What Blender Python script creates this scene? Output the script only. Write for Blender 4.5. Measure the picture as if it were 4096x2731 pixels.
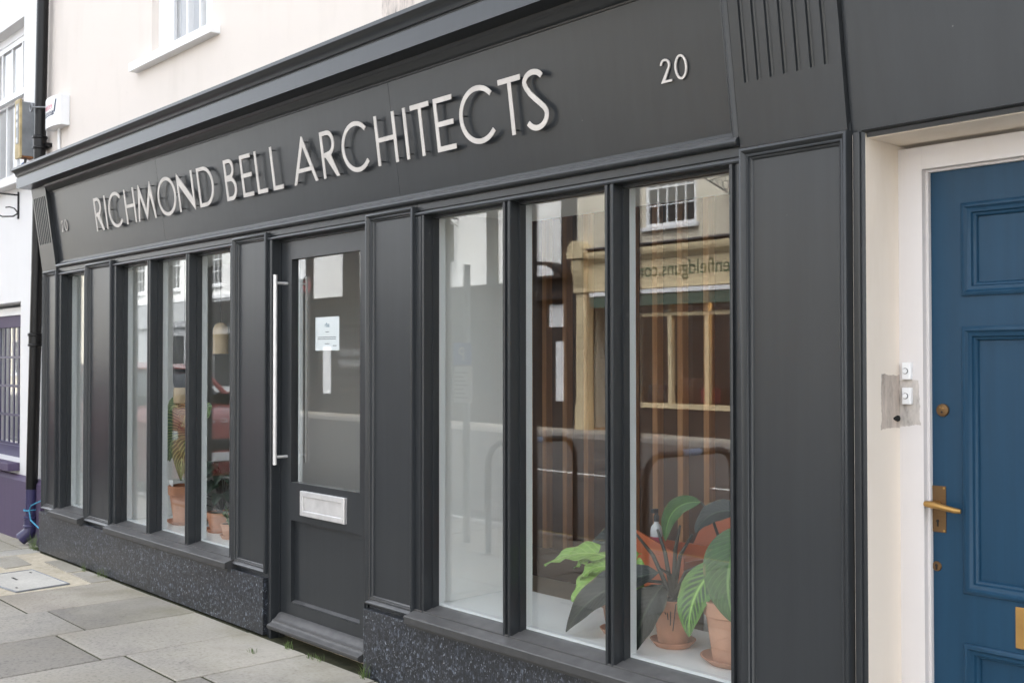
import bpy, bmesh, math, random
from mathutils import Vector, Matrix
random.seed(7)
for o in list(bpy.data.objects): bpy.data.objects.remove(o)
sc = bpy.context.scene
C = sc.collection
R = math.radians

# ------------------------------------------------------------------ camera
cam_d = bpy.data.cameras.new('camera'); cam = bpy.data.objects.new('camera', cam_d); C.objects.link(cam)
cam_d.sensor_fit = 'HORIZONTAL'; cam_d.sensor_width = 36.0; cam_d.lens = 38.19
cam_d.clip_start = 0.05; cam_d.clip_end = 400
yaw, pit, rol = 0.840417, 0.017261, -0.000633
fw = Vector((-math.sin(yaw)*math.cos(pit), math.cos(yaw)*math.cos(pit), math.sin(pit)))
rt = Vector((math.cos(yaw), math.sin(yaw), 0)); up = rt.cross(fw)
rt, up = math.cos(rol)*rt + math.sin(rol)*up, -math.sin(rol)*rt + math.cos(rol)*up
M = Matrix((rt, up, -fw)).transposed().to_4x4(); M.translation = Vector((0, -3.05, 1.49))
cam.matrix_world = M
cam_d.dof.use_dof = True; cam_d.dof.focus_distance = 4.3; cam_d.dof.aperture_fstop = 7.0
sc.camera = cam

# ------------------------------------------------------------------ world, sun, exposure
SUN_EL, SUN_AZ = R(56), R(20)          # azimuth measured from +Y: the hazy sun stands behind the shop, which is in shade
w = bpy.data.worlds.new('World'); sc.world = w; w.use_nodes = True
nt = w.node_tree; nt.nodes.clear()
sky = nt.nodes.new('ShaderNodeTexSky'); sky.sky_type = 'NISHITA'; sky.sun_disc = False
sky.sun_elevation = SUN_EL; sky.sun_rotation = SUN_AZ
sky.air_density = 1.0; sky.dust_density = 4.0; sky.ozone_density = 1.0
hs = nt.nodes.new('ShaderNodeHueSaturation'); hs.inputs['Saturation'].default_value = 0.26
bg = nt.nodes.new('ShaderNodeBackground'); bg.inputs['Strength'].default_value = 0.15
wo = nt.nodes.new('ShaderNodeOutputWorld')
nt.links.new(sky.outputs[0], hs.inputs['Color']); nt.links.new(hs.outputs[0], bg.inputs[0]); nt.links.new(bg.outputs[0], wo.inputs[0])
sd = bpy.data.lights.new('sun', 'SUN'); sd.energy = 1.0; sd.angle = R(30); sd.color = (0.97, 0.98, 1.0)
sun = bpy.data.objects.new('sun', sd); C.objects.link(sun)
sdir = Vector((math.sin(SUN_AZ)*math.cos(SUN_EL), math.cos(SUN_AZ)*math.cos(SUN_EL), math.sin(SUN_EL)))
sun.rotation_euler = sdir.to_track_quat('Z', 'Y').to_euler(); sun.location = sdir*40
sc.view_settings.view_transform = 'Standard'; sc.view_settings.look = 'None'
sc.view_settings.exposure = 2.6; sc.view_settings.gamma = 1.0
sc.view_settings.use_curve_mapping = False
sc.render.engine = 'CYCLES'
try:
    sc.cycles.max_bounces = 10; sc.cycles.transparent_max_bounces = 16; sc.cycles.glossy_bounces = 5
    sc.cycles.caustics_reflective = False; sc.cycles.caustics_refractive = False
except Exception: pass

# ------------------------------------------------------------------ helpers
class MB:
    def __init__(s): s.v = []; s.f = []; s.m = []
    def add(s, vs, fs, mi=0):
        b = len(s.v); s.v += [tuple(v) for v in vs]; s.f += [tuple(i+b for i in f) for f in fs]; s.m += [mi]*len(fs); return s
    def box(s, x0, x1, y0, y1, z0, z1, mi=0):
        x0, x1 = min(x0, x1), max(x0, x1); y0, y1 = min(y0, y1), max(y0, y1); z0, z1 = min(z0, z1), max(z0, z1)
        return s.add([(x0,y0,z0),(x1,y0,z0),(x1,y1,z0),(x0,y1,z0),(x0,y0,z1),(x1,y0,z1),(x1,y1,z1),(x0,y1,z1)],
                     [(3,2,1,0),(4,5,6,7),(0,1,5,4),(1,2,6,5),(2,3,7,6),(3,0,4,7)], mi)
    def cbox(s, x0, x1, y0, y1, z0, z1, c=.004, mi=0):      # box with chamfered edges
        x0, x1 = min(x0, x1), max(x0, x1); y0, y1 = min(y0, y1), max(y0, y1); z0, z1 = min(z0, z1), max(z0, z1)
        bm = bmesh.new(); bmesh.ops.create_cube(bm, size=1)
        for v in bm.verts: v.co = Vector(((x0+x1)/2+v.co.x*(x1-x0), (y0+y1)/2+v.co.y*(y1-y0), (z0+z1)/2+v.co.z*(z1-z0)))
        bmesh.ops.bevel(bm, geom=bm.edges[:], offset=c, segments=2, affect='EDGES', profile=.6)
        bm.verts.index_update(); s.add([v.co[:] for v in bm.verts], [[v.index for v in f.verts] for f in bm.faces], mi); bm.free(); return s
    def prism(s, prof, fn0, fn1, mi=0):      # prof: list of 2-tuples (closed); fn maps a profile point to 3D at each end
        n = len(prof); vs = [fn0(*p) for p in prof] + [fn1(*p) for p in prof]
        fs = [(i, (i+1) % n, (i+1) % n+n, i+n) for i in range(n)] + [tuple(range(n-1, -1, -1)), tuple(range(n, 2*n))]
        return s.add(vs, fs, mi)
    def px(s, prof, x0, x1, mi=0): return s.prism(prof, lambda y, z: (x0, y, z), lambda y, z: (x1, y, z), mi)     # profile (y,z) along x
    def pz(s, prof, z0, z1, mi=0): return s.prism(prof, lambda x, y: (x, y, z0), lambda x, y: (x, y, z1), mi)     # profile (x,y) along z
    def py(s, prof, y0, y1, mi=0): return s.prism(prof, lambda x, z: (x, y0, z), lambda x, z: (x, y1, z), mi)     # profile (x,z) along y
    def sweep_rect(s, x0, x1, z0, z1, prof, mi=0, sides='LTRB'):
        # prof: list of (inset, y): mitred moulding swept round a rectangle in the xz plane
        vs = []
        for i, y in prof: vs += [(x0+i, y, z0+i), (x0+i, y, z1-i), (x1-i, y, z1-i), (x1-i, y, z0+i)]
        fs = []
        for k in range(len(prof)-1):
            for j, sd_ in enumerate('LTRB'):
                if sd_ in sides:
                    a, b = 4*k+j, 4*k+(j+1) % 4
                    fs.append((a, b, b+4, a+4))
        return s.add(vs, fs, mi)
    def tube(s, pts, r, n=10, mi=0, cap=True):
        pts = [Vector(p) for p in pts]; rs = r if isinstance(r, (list, tuple)) else [r]*len(pts)
        rings = []; prev = None
        for i, p in enumerate(pts):
            d = (pts[min(i+1, len(pts)-1)]-pts[max(i-1, 0)]).normalized()
            if prev is None:
                a = d.orthogonal().normalized()
            else:
                a = (prev - d*prev.dot(d)).normalized()
            prev = a; b = d.cross(a)
            rings.append([p + (a*math.cos(2*math.pi*k/n)+b*math.sin(2*math.pi*k/n))*rs[i] for k in range(n)])
        vs = [v for r_ in rings for v in r_]
        fs = [(i*n+k, i*n+(k+1) % n, (i+1)*n+(k+1) % n, (i+1)*n+k) for i in range(len(pts)-1) for k in range(n)]
        if cap: fs += [tuple(range(n-1, -1, -1)), tuple(range((len(pts)-1)*n, len(pts)*n))]
        return s.add(vs, fs, mi)
    def lathe(s, prof, cx, cy, n=24, z0=0, mi=0):     # prof: (r, z) list
        vs = []; fs = []
        for r, z in prof:
            for k in range(n): vs.append((cx+r*math.cos(2*math.pi*k/n), cy+r*math.sin(2*math.pi*k/n), z0+z))
        for i in range(len(prof)-1):
            for k in range(n): fs.append((i*n+k, i*n+(k+1) % n, (i+1)*n+(k+1) % n, (i+1)*n+k))
        fs.append(tuple(range(n-1, -1, -1))); fs.append(tuple(range((len(prof)-1)*n, len(prof)*n)))
        return s.add(vs, fs, mi)
    def mesh(s, name, mats, smooth=False):
        me = bpy.data.meshes.new(name); me.from_pydata(s.v, [], s.f)
        for m in (mats if isinstance(mats, (list, tuple)) else [mats]): me.materials.append(m)
        for i, p in enumerate(me.polygons):
            p.material_index = s.m[i]
        me.validate(); me.update()
        bm = bmesh.new(); bm.from_mesh(me); bmesh.ops.recalc_face_normals(bm, faces=bm.faces[:]); bm.to_mesh(me); bm.free()
        if smooth:
            for p in me.polygons: p.use_smooth = True
            try: me.set_sharp_from_angle(angle=R(40))
            except Exception: pass
        return me
ORG = {}
def link(name, data, parent=None):
    o = bpy.data.objects.new(name, data); C.objects.link(o)
    if parent: o.parent = parent; o.matrix_parent_inverse = Matrix.Identity(4)
    return o
def obj(name, mb, mats, parent=None, smooth=False, **kw):
    o = link(name, mb.mesh(name, mats, smooth), parent)
    if parent and parent.name in ORG: o.data.transform(Matrix.Translation(-ORG[parent.name]))
    for k, v in kw.items(): o[k] = v
    return o
def thing(name, label, cat, loc=(0, 0, 0), group=None):
    o = link(name, None); o.location = loc; o['label'] = label; o['category'] = cat
    o.empty_display_size = .1
    ORG[o.name] = Vector(loc)
    if group: o['group'] = group
    return o
def part_empty(name, parent):
    o = link(name, None, parent); return o
def tag(o, label, cat, group=None):
    o['label'] = label; o['category'] = cat
    if group: o['group'] = group
    return o
def sub(name, mb, mats, part, root, smooth=False, **kw):   # sub-part: mesh in world coords, part sits at root's origin
    o = link(name, mb.mesh(name, mats, smooth), part)
    o.data.transform(Matrix.Translation(-ORG[root.name]))
    for k, v in kw.items(): o[k] = v
    return o

# ------------------------------------------------------------------ materials
def mat(name):
    m = bpy.data.materials.new(name); m.use_nodes = True
    nt = m.node_tree; b = nt.nodes['Principled BSDF']
    return m, nt, b
def N(nt, t, **kw):
    n = nt.nodes.new(t)
    for k, v in kw.items():
        if k in n.inputs: n.inputs[k].default_value = v
        else: setattr(n, k, v)
    return n
def ramp(nt, src, stops):
    r = nt.nodes.new('ShaderNodeValToRGB'); e = r.color_ramp.elements
    while len(e) < len(stops): e.new(.5)
    for i, (p, c) in enumerate(stops): e[i].position = p; e[i].color = (*c, 1) if len(c) == 3 else c
    nt.links.new(src, r.inputs[0]); return r
def coords(nt, kind='Object', scale=None):
    tc = nt.nodes.new('ShaderNodeTexCoord'); out = tc.outputs[kind]
    if scale:
        mp = nt.nodes.new('ShaderNodeMapping'); mp.inputs['Scale'].default_value = scale
        nt.links.new(out, mp.inputs[0]); out = mp.outputs[0]
    return out
def world_pos(nt):
    return nt.nodes.new('ShaderNodeNewGeometry').outputs['Position']
def noise(nt, vec, scale, detail=4, rough=.55):
    n = nt.nodes.new('ShaderNodeTexNoise'); n.inputs['Scale'].default_value = scale; n.inputs['Detail'].default_value = detail; n.inputs['Roughness'].default_value = rough
    nt.links.new(vec, n.inputs['Vector']); return n
def bump(nt, b, h, strength=.2, dist=.002):
    bp = nt.nodes.new('ShaderNodeBump'); bp.inputs['Strength'].default_value = strength; bp.inputs['Distance'].default_value = dist
    nt.links.new(h, bp.inputs['Height']); nt.links.new(bp.outputs[0], b.inputs['Normal']); return bp
def mixc(nt, fac, a, b_):
    m = nt.nodes.new('ShaderNodeMix'); m.data_type = 'RGBA'
    for inp, v in ((m.inputs[0], fac), (m.inputs[6], a), (m.inputs[7], b_)):
        if hasattr(v, 'links') or hasattr(v, 'is_linked'): nt.links.new(v, inp)
        elif isinstance(v, (int, float)): inp.default_value = v
        else: inp.default_value = (*v, 1)
    return m.outputs[2]
def math_(nt, op, a, b_=None, c=None):
    m = nt.nodes.new('ShaderNodeMath'); m.operation = op
    for i, v in enumerate((a, b_, c)):
        if v is None: continue
        if isinstance(v, (int, float)): m.inputs[i].default_value = v
        else: nt.links.new(v, m.inputs[i])
    return m.outputs[0]

def paint(name, col, rough=.42, var=.12, spots=True, bump_s=.12, spot_col=(.35, .35, .34), spec=.5, dust_toplight=False, streak=.12):
    """brushed oil paint: slight tone drift, fine grain, a few pale specks"""
    m, nt, b = mat(name); p = world_pos(nt)
    n1 = noise(nt, p, 1.3, 2); n2 = noise(nt, p, 120, 2)
    lo = tuple(c*(1-var) for c in col); hi = tuple(min(1, c*(1+var)) for c in col)
    base = ramp(nt, n1.outputs[0], [(.0, lo), (1., hi)]).outputs[0]
    mpv = N(nt, 'ShaderNodeMapping'); mpv.inputs['Scale'].default_value = (26, 26, 1.1); nt.links.new(p, mpv.inputs[0])
    nb_ = noise(nt, mpv.outputs[0], 1.0, 4, .6)
    mulb = N(nt, 'ShaderNodeMix', data_type='RGBA', blend_type='MULTIPLY'); mulb.inputs[0].default_value = 1; nt.links.new(base, mulb.inputs[6])
    nt.links.new(ramp(nt, nb_.outputs[0], [(.2, (1-streak,)*3), (.8, (1+streak,)*3)]).outputs[0], mulb.inputs[7]); base = mulb.outputs[2]
    if spots:
        vor = N(nt, 'ShaderNodeTexVoronoi', Scale=9.0); nt.links.new(p, vor.inputs['Vector'])
        sp = ramp(nt, vor.outputs['Distance'], [(0.0, (1, 1, 1)), (.018, (1, 1, 1)), (.03, (0, 0, 0))])
        n3 = noise(nt, p, 2.1, 2); gate = ramp(nt, n3.outputs[0], [(.54, (0, 0, 0)), (.6, (1, 1, 1))])
        f = math_(nt, 'MULTIPLY', sp.outputs[0], gate.outputs[0]); f = math_(nt, 'MULTIPLY', f, .3)
        base = mixc(nt, f, base, spot_col)
    if dust_toplight:      # pale dusty tone on upward faces; also paints in the sky light they catch
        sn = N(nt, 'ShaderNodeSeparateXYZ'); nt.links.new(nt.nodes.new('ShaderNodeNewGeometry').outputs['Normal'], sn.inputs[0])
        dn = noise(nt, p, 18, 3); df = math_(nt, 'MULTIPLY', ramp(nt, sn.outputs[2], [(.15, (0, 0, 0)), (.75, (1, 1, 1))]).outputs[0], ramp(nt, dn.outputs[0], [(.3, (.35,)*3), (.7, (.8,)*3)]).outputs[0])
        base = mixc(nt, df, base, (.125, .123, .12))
    nt.links.new(base, b.inputs['Base Color'])
    b.inputs['Roughness'].default_value = rough
    b.inputs['Specular IOR Level'].default_value = spec
    n4 = noise(nt, p, 7.0, 0)
    bump(nt, b, n4.outputs[0], bump_s, .003)
    return m
GREY = (.0255, .0285, .0315)
m_grey = paint('grey_paint', GREY, .28, spec=.42, bump_s=.09, dust_toplight=True)
m_sill = paint('dusty_grey_paint', (.052, .052, .052), .42, .15, True, .1, spec=.35, dust_toplight=True)
m_blue = paint('blue_paint', (.012, .047, .090), .33, .10, True, .08, spec=.22)
m_white = paint('white_gloss_paint', (.80, .81, .82), .35, .04, False, .08, streak=.03)
m_whitein = paint('white_interior_paint', (.90, .91, .90), .5, .01, False, .03, streak=.01)
m_purple = paint('purple_paint', (.07, .05, .10), .6, .12, True, .15)
m_purpledk = paint('dark_purple_gloss', (.034, .030, .085), .3, .1, False, .05)
m_black = paint('black_pipe_paint', (.006, .006, .0065), .3, .1, True, .1, spec=.28)

def render_mat(name, col, dirt=(.45, .40, .33), amount=.25, patch=None, bs=.25):
    m, nt, b = mat(name); p = world_pos(nt)
    st = N(nt, 'ShaderNodeMapping'); st.inputs['Scale'].default_value = (2.2, 2.2, .55); nt.links.new(p, st.inputs[0])
    n1 = noise(nt, st.outputs[0], 1.6, 6, .6); n2 = noise(nt, p, 45, 4); n3 = noise(nt, p, 6, 6, .7)
    f = ramp(nt, n1.outputs[0], [(.5, (0, 0, 0)), (.85, (amount,)*3)]).outputs[0]
    base = mixc(nt, f, col, dirt)
    sp = ramp(nt, n3.outputs[0], [(.70, (0, 0, 0)), (.78, (.35,)*3)]).outputs[0]
    base = mixc(nt, math_(nt, 'MULTIPLY', sp, amount), base, (.12, .1, .08))
    if patch:      # worn plaster patch: x0,x1,z0,z1
        x0, x1, z0, z1, pc = patch[:5]; y0 = patch[5] if len(patch) > 5 else -99
        sx = N(nt, 'ShaderNodeSeparateXYZ'); nt.links.new(p, sx.inputs[0])
        wob = math_(nt, 'MULTIPLY', math_(nt, 'SUBTRACT', n3.outputs[0], .5), .05)
        xx = math_(nt, 'ADD', sx.outputs[0], wob); zz = math_(nt, 'ADD', sx.outputs[2], wob)
        k = math_(nt, 'MULTIPLY', math_(nt, 'GREATER_THAN', xx, x0), math_(nt, 'LESS_THAN', xx, x1))
        k = math_(nt, 'MULTIPLY', k, math_(nt, 'MULTIPLY', math_(nt, 'GREATER_THAN', zz, z0), math_(nt, 'LESS_THAN', zz, z1)))
        k = math_(nt, 'MULTIPLY', k, math_(nt, 'GREATER_THAN', math_(nt, 'ADD', sx.outputs[1], wob), y0))
        st2 = N(nt, 'ShaderNodeMapping'); st2.inputs['Scale'].default_value = (30, 30, 9); nt.links.new(p, st2.inputs[0])
        n5 = noise(nt, st2.outputs[0], 1.2, 5, .7)
        pcol = ramp(nt, n5.outputs[0], [(.28, tuple(c*.22 for c in pc)), (.42, tuple(c*.75 for c in pc)), (.58, pc), (.75, tuple(min(1, c*1.35) for c in pc))]).outputs[0]
        base = mixc(nt, math_(nt, 'MULTIPLY', k, .85), base, pcol)
    nt.links.new(base, b.inputs['Base Color']); b.inputs['Roughness'].default_value = .85
    bump(nt, b, math_(nt, 'ADD', math_(nt, 'MULTIPLY', n2.outputs[0], .4), n3.outputs[0]), bs, .004)
    return m
m_cream = render_mat('cream_render', (.655, .60, .55), (.50, .46, .41), .4, (-4.50, -4.23, 3.1, 3.9, (.60, .53, .48)))
m_nbwhite = render_mat('white_render', (.69, .685, .68), (.55, .55, .53), .25)
m_reveal = render_mat('cream_reveal_render', (.78, .70, .61), (.55, .44, .31), .55, (-1.9, -1.70, 1.275, 1.445, (.47, .40, .35), .10))
m_frame_w = render_mat('white_frame_paint', (.65, .62, .61), (.55, .47, .40), .35, (-1.80, -1.705, 1.28, 1.43, (.50, .46, .42)), .08)

def glass_mat(name, r0=.07, tint=(1, 1, 1)):
    m = bpy.data.materials.new(name); m.use_nodes = True; nt = m.node_tree; nt.nodes.clear()
    g = nt.nodes.new('ShaderNodeNewGeometry')
    d = nt.nodes.new('ShaderNodeVectorMath'); d.operation = 'DOT_PRODUCT'
    nt.links.new(g.outputs['Normal'], d.inputs[0]); nt.links.new(g.outputs['Incoming'], d.inputs[1])
    a = math_(nt, 'ABSOLUTE', d.outputs['Value']); k = math_(nt, 'SUBTRACT', 1.0, a); k = math_(nt, 'POWER', k, 5.0)
    f = math_(nt, 'MULTIPLY_ADD', k, 1-r0, r0)
    t = nt.nodes.new('ShaderNodeBsdfTransparent'); t.inputs[0].default_value = (*tint, 1)
    gl = nt.nodes.new('ShaderNodeBsdfGlossy'); gl.inputs['Roughness'].default_value = 0.0; gl.inputs[0].default_value = (1, 1, 1, 1)
    # gentle waviness of the panes
    n = noise(nt, g.outputs['Position'], 1.1, 1); bp = nt.nodes.new('ShaderNodeBump'); bp.inputs['Strength'].default_value = .05; bp.inputs['Distance'].default_value = .01
    nt.links.new(n.outputs[0], bp.inputs['Height']); nt.links.new(bp.outputs[0], gl.inputs['Normal'])
    mx = nt.nodes.new('ShaderNodeMixShader'); o = nt.nodes.new('ShaderNodeOutputMaterial')
    nt.links.new(f, mx.inputs[0]); nt.links.new(t.outputs[0], mx.inputs[1]); nt.links.new(gl.outputs[0], mx.inputs[2]); nt.links.new(mx.outputs[0], o.inputs[0])
    return m
m_glass = glass_mat('shop_glass', .07, (.97, .985, .98))
m_glass_thin = glass_mat('window_glass', .07)

def simple(name, col, rough=.5, metal=0., var=0., sc_=8., bs=0., spec=.5, emit=None):
    m, nt, b = mat(name)
    if var:
        p = world_pos(nt); n = noise(nt, p, sc_, 5)
        r = ramp(nt, n.outputs[0], [(.3, tuple(c*(1-var) for c in col)), (.7, tuple(min(1, c*(1+var)) for c in col))]); nt.links.new(r.outputs[0], b.inputs['Base Color'])
        if bs: bump(nt, b, n.outputs[0], bs, .004)
    else: b.inputs['Base Color'].default_value = (*col, 1)
    b.inputs['Roughness'].default_value = rough; b.inputs['Metallic'].default_value = metal; b.inputs['Specular IOR Level'].default_value = spec
    if emit: b.inputs['Emission Color'].default_value = (*emit[:3], 1); b.inputs['Emission Strength'].default_value = emit[3]
    return m
def brushed(name, col, rough, metal=.85):
    m, nt, b = mat(name); p = world_pos(nt)
    mp = N(nt, 'ShaderNodeMapping'); mp.inputs['Scale'].default_value = (3, 3, 160); nt.links.new(p, mp.inputs[0])
    n = noise(nt, mp.outputs[0], 2.0, 4); n2 = noise(nt, p, 14, 5)
    r = ramp(nt, n2.outputs[0], [(.3, tuple(c*.86 for c in col)), (.7, tuple(min(1, c*1.08) for c in col))]); nt.links.new(r.outputs[0], b.inputs['Base Color'])
    b.inputs['Metallic'].default_value = metal
    rr = ramp(nt, n.outputs[0], [(.3, (rough-.06,)*3), (.7, (rough+.1,)*3)]); nt.links.new(rr.outputs[0], b.inputs['Roughness'])
    return m
m_steel = brushed('brushed_steel_letter', (.55, .52, .49), .5, .35)
m_steel2 = brushed('brushed_steel', (.70, .69, .68), .36, .5)
m_pin = simple('dark_pin', (.03, .03, .03), .5)
m_brass = brushed('aged_brass', (.42, .25, .085), .42); m_brassdk = brushed('dark_brass', (.16, .095, .045), .5)
m_dark = simple('dark_void', (.006, .006, .006), .9)
m_plastic = simple('white_plastic', (.78, .79, .80), .35)
m_terra = simple('terracotta', (.52, .235, .135), .85, 0, .14, 14, .3)
m_terra2 = simple('pale_terracotta', (.56, .30, .20), .85, 0, .12, 10, .3)
m_soil = simple('soil', (.03, .02, .014), .95, 0, .4, 60, .6)
m_orange = simple('orange_plastic', (.48, .115, .04), .45, 0, .06, 4)
m_string = simple('blue_string', (.05, .27, .42), .7)
m_galv = simple('galvanised_grey', (.20, .21, .22), .5, .3, .2, 10)
m_rust = simple('rust', (.20, .075, .02), .8, 0, .4, 30)
m_iron = simple('wrought_iron', (.012, .012, .013), .5)
m_beige = simple('beige_card', (.56, .42, .27), .7)

def granite():
    m, nt, b = mat('dark_granite'); p = world_pos(nt)
    n0 = noise(nt, p, 22, 3, .6)
    vm = N(nt, 'ShaderNodeVectorMath', operation='MULTIPLY_ADD'); nt.links.new(n0.outputs['Color'], vm.inputs[0]); vm.inputs[1].default_value = (.03, .03, .03); nt.links.new(p, vm.inputs[2])
    mp = N(nt, 'ShaderNodeMapping'); mp.inputs['Rotation'].default_value = (0, .4, 0); mp.inputs['Scale'].default_value = (1.35, 1.35, .85); nt.links.new(vm.outputs[0], mp.inputs[0])
    v = N(nt, 'ShaderNodeTexVoronoi', Scale=72.0); nt.links.new(mp.outputs[0], v.inputs['Vector'])
    v2 = N(nt, 'ShaderNodeTexVoronoi', Scale=165.0); nt.links.new(mp.outputs[0], v2.inputs['Vector'])
    n = noise(nt, p, 40, 5, .7); n2 = noise(nt, p, 3, 4)
    sep = N(nt, 'ShaderNodeSeparateColor'); nt.links.new(v.outputs['Color'], sep.inputs[0])
    sep2 = N(nt, 'ShaderNodeSeparateColor'); nt.links.new(v2.outputs['Color'], sep2.inputs[0])
    a = ramp(nt, sep.outputs[0], [(0, (.007, .008, .010)), (.45, (.015, .017, .021)), (.75, (.032, .037, .047)), (.92, (.075, .088, .11)), (1, (.19, .22, .27))]).outputs[0]
    c = ramp(nt, sep2.outputs[1], [(0, (.009, .010, .012)), (.75, (.024, .026, .031)), (.92, (.065, .073, .085)), (1, (.36, .40, .45))]).outputs[0]
    base = mixc(nt, ramp(nt, n.outputs[0], [(.4, (0, 0, 0)), (.6, (1, 1, 1))]).outputs[0], a, c)
    dust_toplight = ramp(nt, n2.outputs[0], [(.45, (0, 0, 0)), (.8, (.22,)*3)]).outputs[0]
    base = mixc(nt, dust_toplight, base, (.062, .062, .066))
    nt.links.new(base, b.inputs['Base Color']); b.inputs['Roughness'].default_value = .3
    bump(nt, b, sep.outputs[0], .05, .001)
    return m
m_granite = granite()

def slab_mat():
    m, nt, b = mat('paving_stone'); p = world_pos(nt)
    oi = nt.nodes.new('ShaderNodeObjectInfo')
    n1 = noise(nt, p, 2.2, 6, .6); n2 = noise(nt, p, 55, 5, .7); n3 = noise(nt, p, 3.2, 5, .65)
    tone = ramp(nt, oi.outputs['Random'], [(0, (.25, .232, .205)), (.35, (.32, .30, .268)), (.7, (.39, .362, .315)), (1, (.30, .262, .22))]).outputs[0]
    f = ramp(nt, n1.outputs[0], [(.2, (.68, .68, .70)), (.5, (.98, .98, .97)), (.8, (1.18, 1.15, 1.08))]).outputs[0]
    mul = N(nt, 'ShaderNodeMix', data_type='RGBA', blend_type='MULTIPLY'); mul.inputs[0].default_value = 1; nt.links.new(tone, mul.inputs[6]); nt.links.new(f, mul.inputs[7])
    base = mul.outputs[2]
    grain = ramp(nt, n2.outputs[0], [(.33, (.55,)*3), (.45, (.95,)*3), (.62, (1.08,)*3), (.75, (1.25,)*3)]).outputs[0]
    mul2 = N(nt, 'ShaderNodeMix', data_type='RGBA', blend_type='MULTIPLY'); mul2.inputs[0].default_value = .85; nt.links.new(base, mul2.inputs[6]); nt.links.new(grain, mul2.inputs[7])
    base = mul2.outputs[2]
    # sandy and mossy run-off stain in a wandering band along the foot of the shopfront
    sx = N(nt, 'ShaderNodeSeparateXYZ'); nt.links.new(p, sx.inputs[0])
    d = math_(nt, 'ADD', math_(nt, 'MULTIPLY', sx.outputs[1], 1.0), math_(nt, 'MULTIPLY', math_(nt, 'SUBTRACT', n3.outputs[0], .5), .9))
    k = ramp(nt, d, [(0, (0, 0, 0)), (1, (0, 0, 0))])
    mr = N(nt, 'ShaderNodeMapRange'); mr.inputs[1].default_value = -.62; mr.inputs[2].default_value = -.05; mr.inputs[3].default_value = 0; mr.inputs[4].default_value = .5
    nt.links.new(d, mr.inputs[0])
    stc = ramp(nt, n1.outputs[0], [(.35, (.31, .285, .185)), (.48, (.44, .405, .31)), (.62, (.58, .545, .475))]).outputs[0]
    base = mixc(nt, mr.outputs[0], base, stc)
    n6 = noise(nt, p, 1.1, 4, .6); wet = ramp(nt, n6.outputs[0], [(.42, (0, 0, 0)), (.62, (.45,)*3)]).outputs[0]
    base = mixc(nt, wet, base, (.17, .155, .125))
    vg = N(nt, 'ShaderNodeTexVoronoi', Scale=3.2); nt.links.new(p, vg.inputs['Vector'])
    gum = ramp(nt, vg.outputs['Distance'], [(0, (1, 1, 1)), (.035, (1, 1, 1)), (.05, (0, 0, 0))]).outputs[0]
    base = mixc(nt, math_(nt, 'MULTIPLY', gum, .55), base, (.11, .105, .10))
    # dark specks
    v = N(nt, 'ShaderNodeTexVoronoi', Scale=38.0); nt.links.new(p, v.inputs['Vector'])
    sp = ramp(nt, v.outputs['Distance'], [(0, (1, 1, 1)), (.06, (1, 1, 1)), (.1, (0, 0, 0))]).outputs[0]
    gate = ramp(nt, noise(nt, p, 9, 3).outputs[0], [(.58, (0, 0, 0)), (.64, (1, 1, 1))]).outputs[0]
    base = mixc(nt, math_(nt, 'MULTIPLY', math_(nt, 'MULTIPLY', sp, gate), .7), base, (.04, .038, .034))
    nt.links.new(base, b.inputs['Base Color']); b.inputs['Roughness'].default_value = .88
    bump(nt, b, math_(nt, 'ADD', n2.outputs[0], math_(nt, 'MULTIPLY', n1.outputs[0], 1.5)), .5, .004)
    return m
m_slab = slab_mat()
def ground_mat(name, c0, c1, sc_=30, rough=.95):
    m, nt, b = mat(name); p = world_pos(nt)
    n = noise(nt, p, sc_, 6, .7); n2 = noise(nt, p, 1.5, 4)
    a = ramp(nt, n.outputs[0], [(.3, c0), (.7, c1)]).outputs[0]
    f = ramp(nt, n2.outputs[0], [(.3, (.8,)*3), (.7, (1.15,)*3)]).outputs[0]
    mul = N(nt, 'ShaderNodeMix', data_type='RGBA', blend_type='MULTIPLY'); mul.inputs[0].default_value = 1; nt.links.new(a, mul.inputs[6]); nt.links.new(f, mul.inputs[7])
    nt.links.new(mul.outputs[2], b.inputs['Base Color']); b.inputs['Roughness'].default_value = rough; bump(nt, b, n.outputs[0], .5, .006)
    return m
m_mortar = ground_mat('mossy_mortar', (.020, .026, .008), (.07, .065, .03), 16)
m_sand = ground_mat('sandy_mortar', (.40, .34, .24), (.60, .54, .43), 26)
m_asphalt = ground_mat('asphalt', (.035, .035, .036), (.075, .074, .072), 80)
m_kerb = ground_mat('granite_kerb', (.2, .19, .18), (.34, .33, .31), 60)
m_conc = ground_mat('concrete', (.42, .40, .36), (.56, .54, .49), 70)
m_yline = simple('yellow_road_paint', (.55, .38, .04), .7, 0, .2, 20); m_wline = simple('white_road_paint', (.65, .65, .62), .7, 0, .2, 20)

def wood_mat(name, c0, c1):
    m, nt, b = mat(name); p = world_pos(nt)
    mp = N(nt, 'ShaderNodeMapping'); mp.inputs['Scale'].default_value = (30, 30, 1.5); nt.links.new(p, mp.inputs[0])
    n = noise(nt, mp.outputs[0], 1.3, 5, .6)
    nt.links.new(ramp(nt, n.outputs[0], [(.3, c0), (.7, c1)]).outputs[0], b.inputs['Base Color']); b.inputs['Roughness'].default_value = .5
    return m
m_slat = wood_mat('oak_slat', (.45, .20, .08), (.62, .32, .15))
m_slatbk = simple('brown_felt', (.12, .062, .038), .9)

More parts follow.
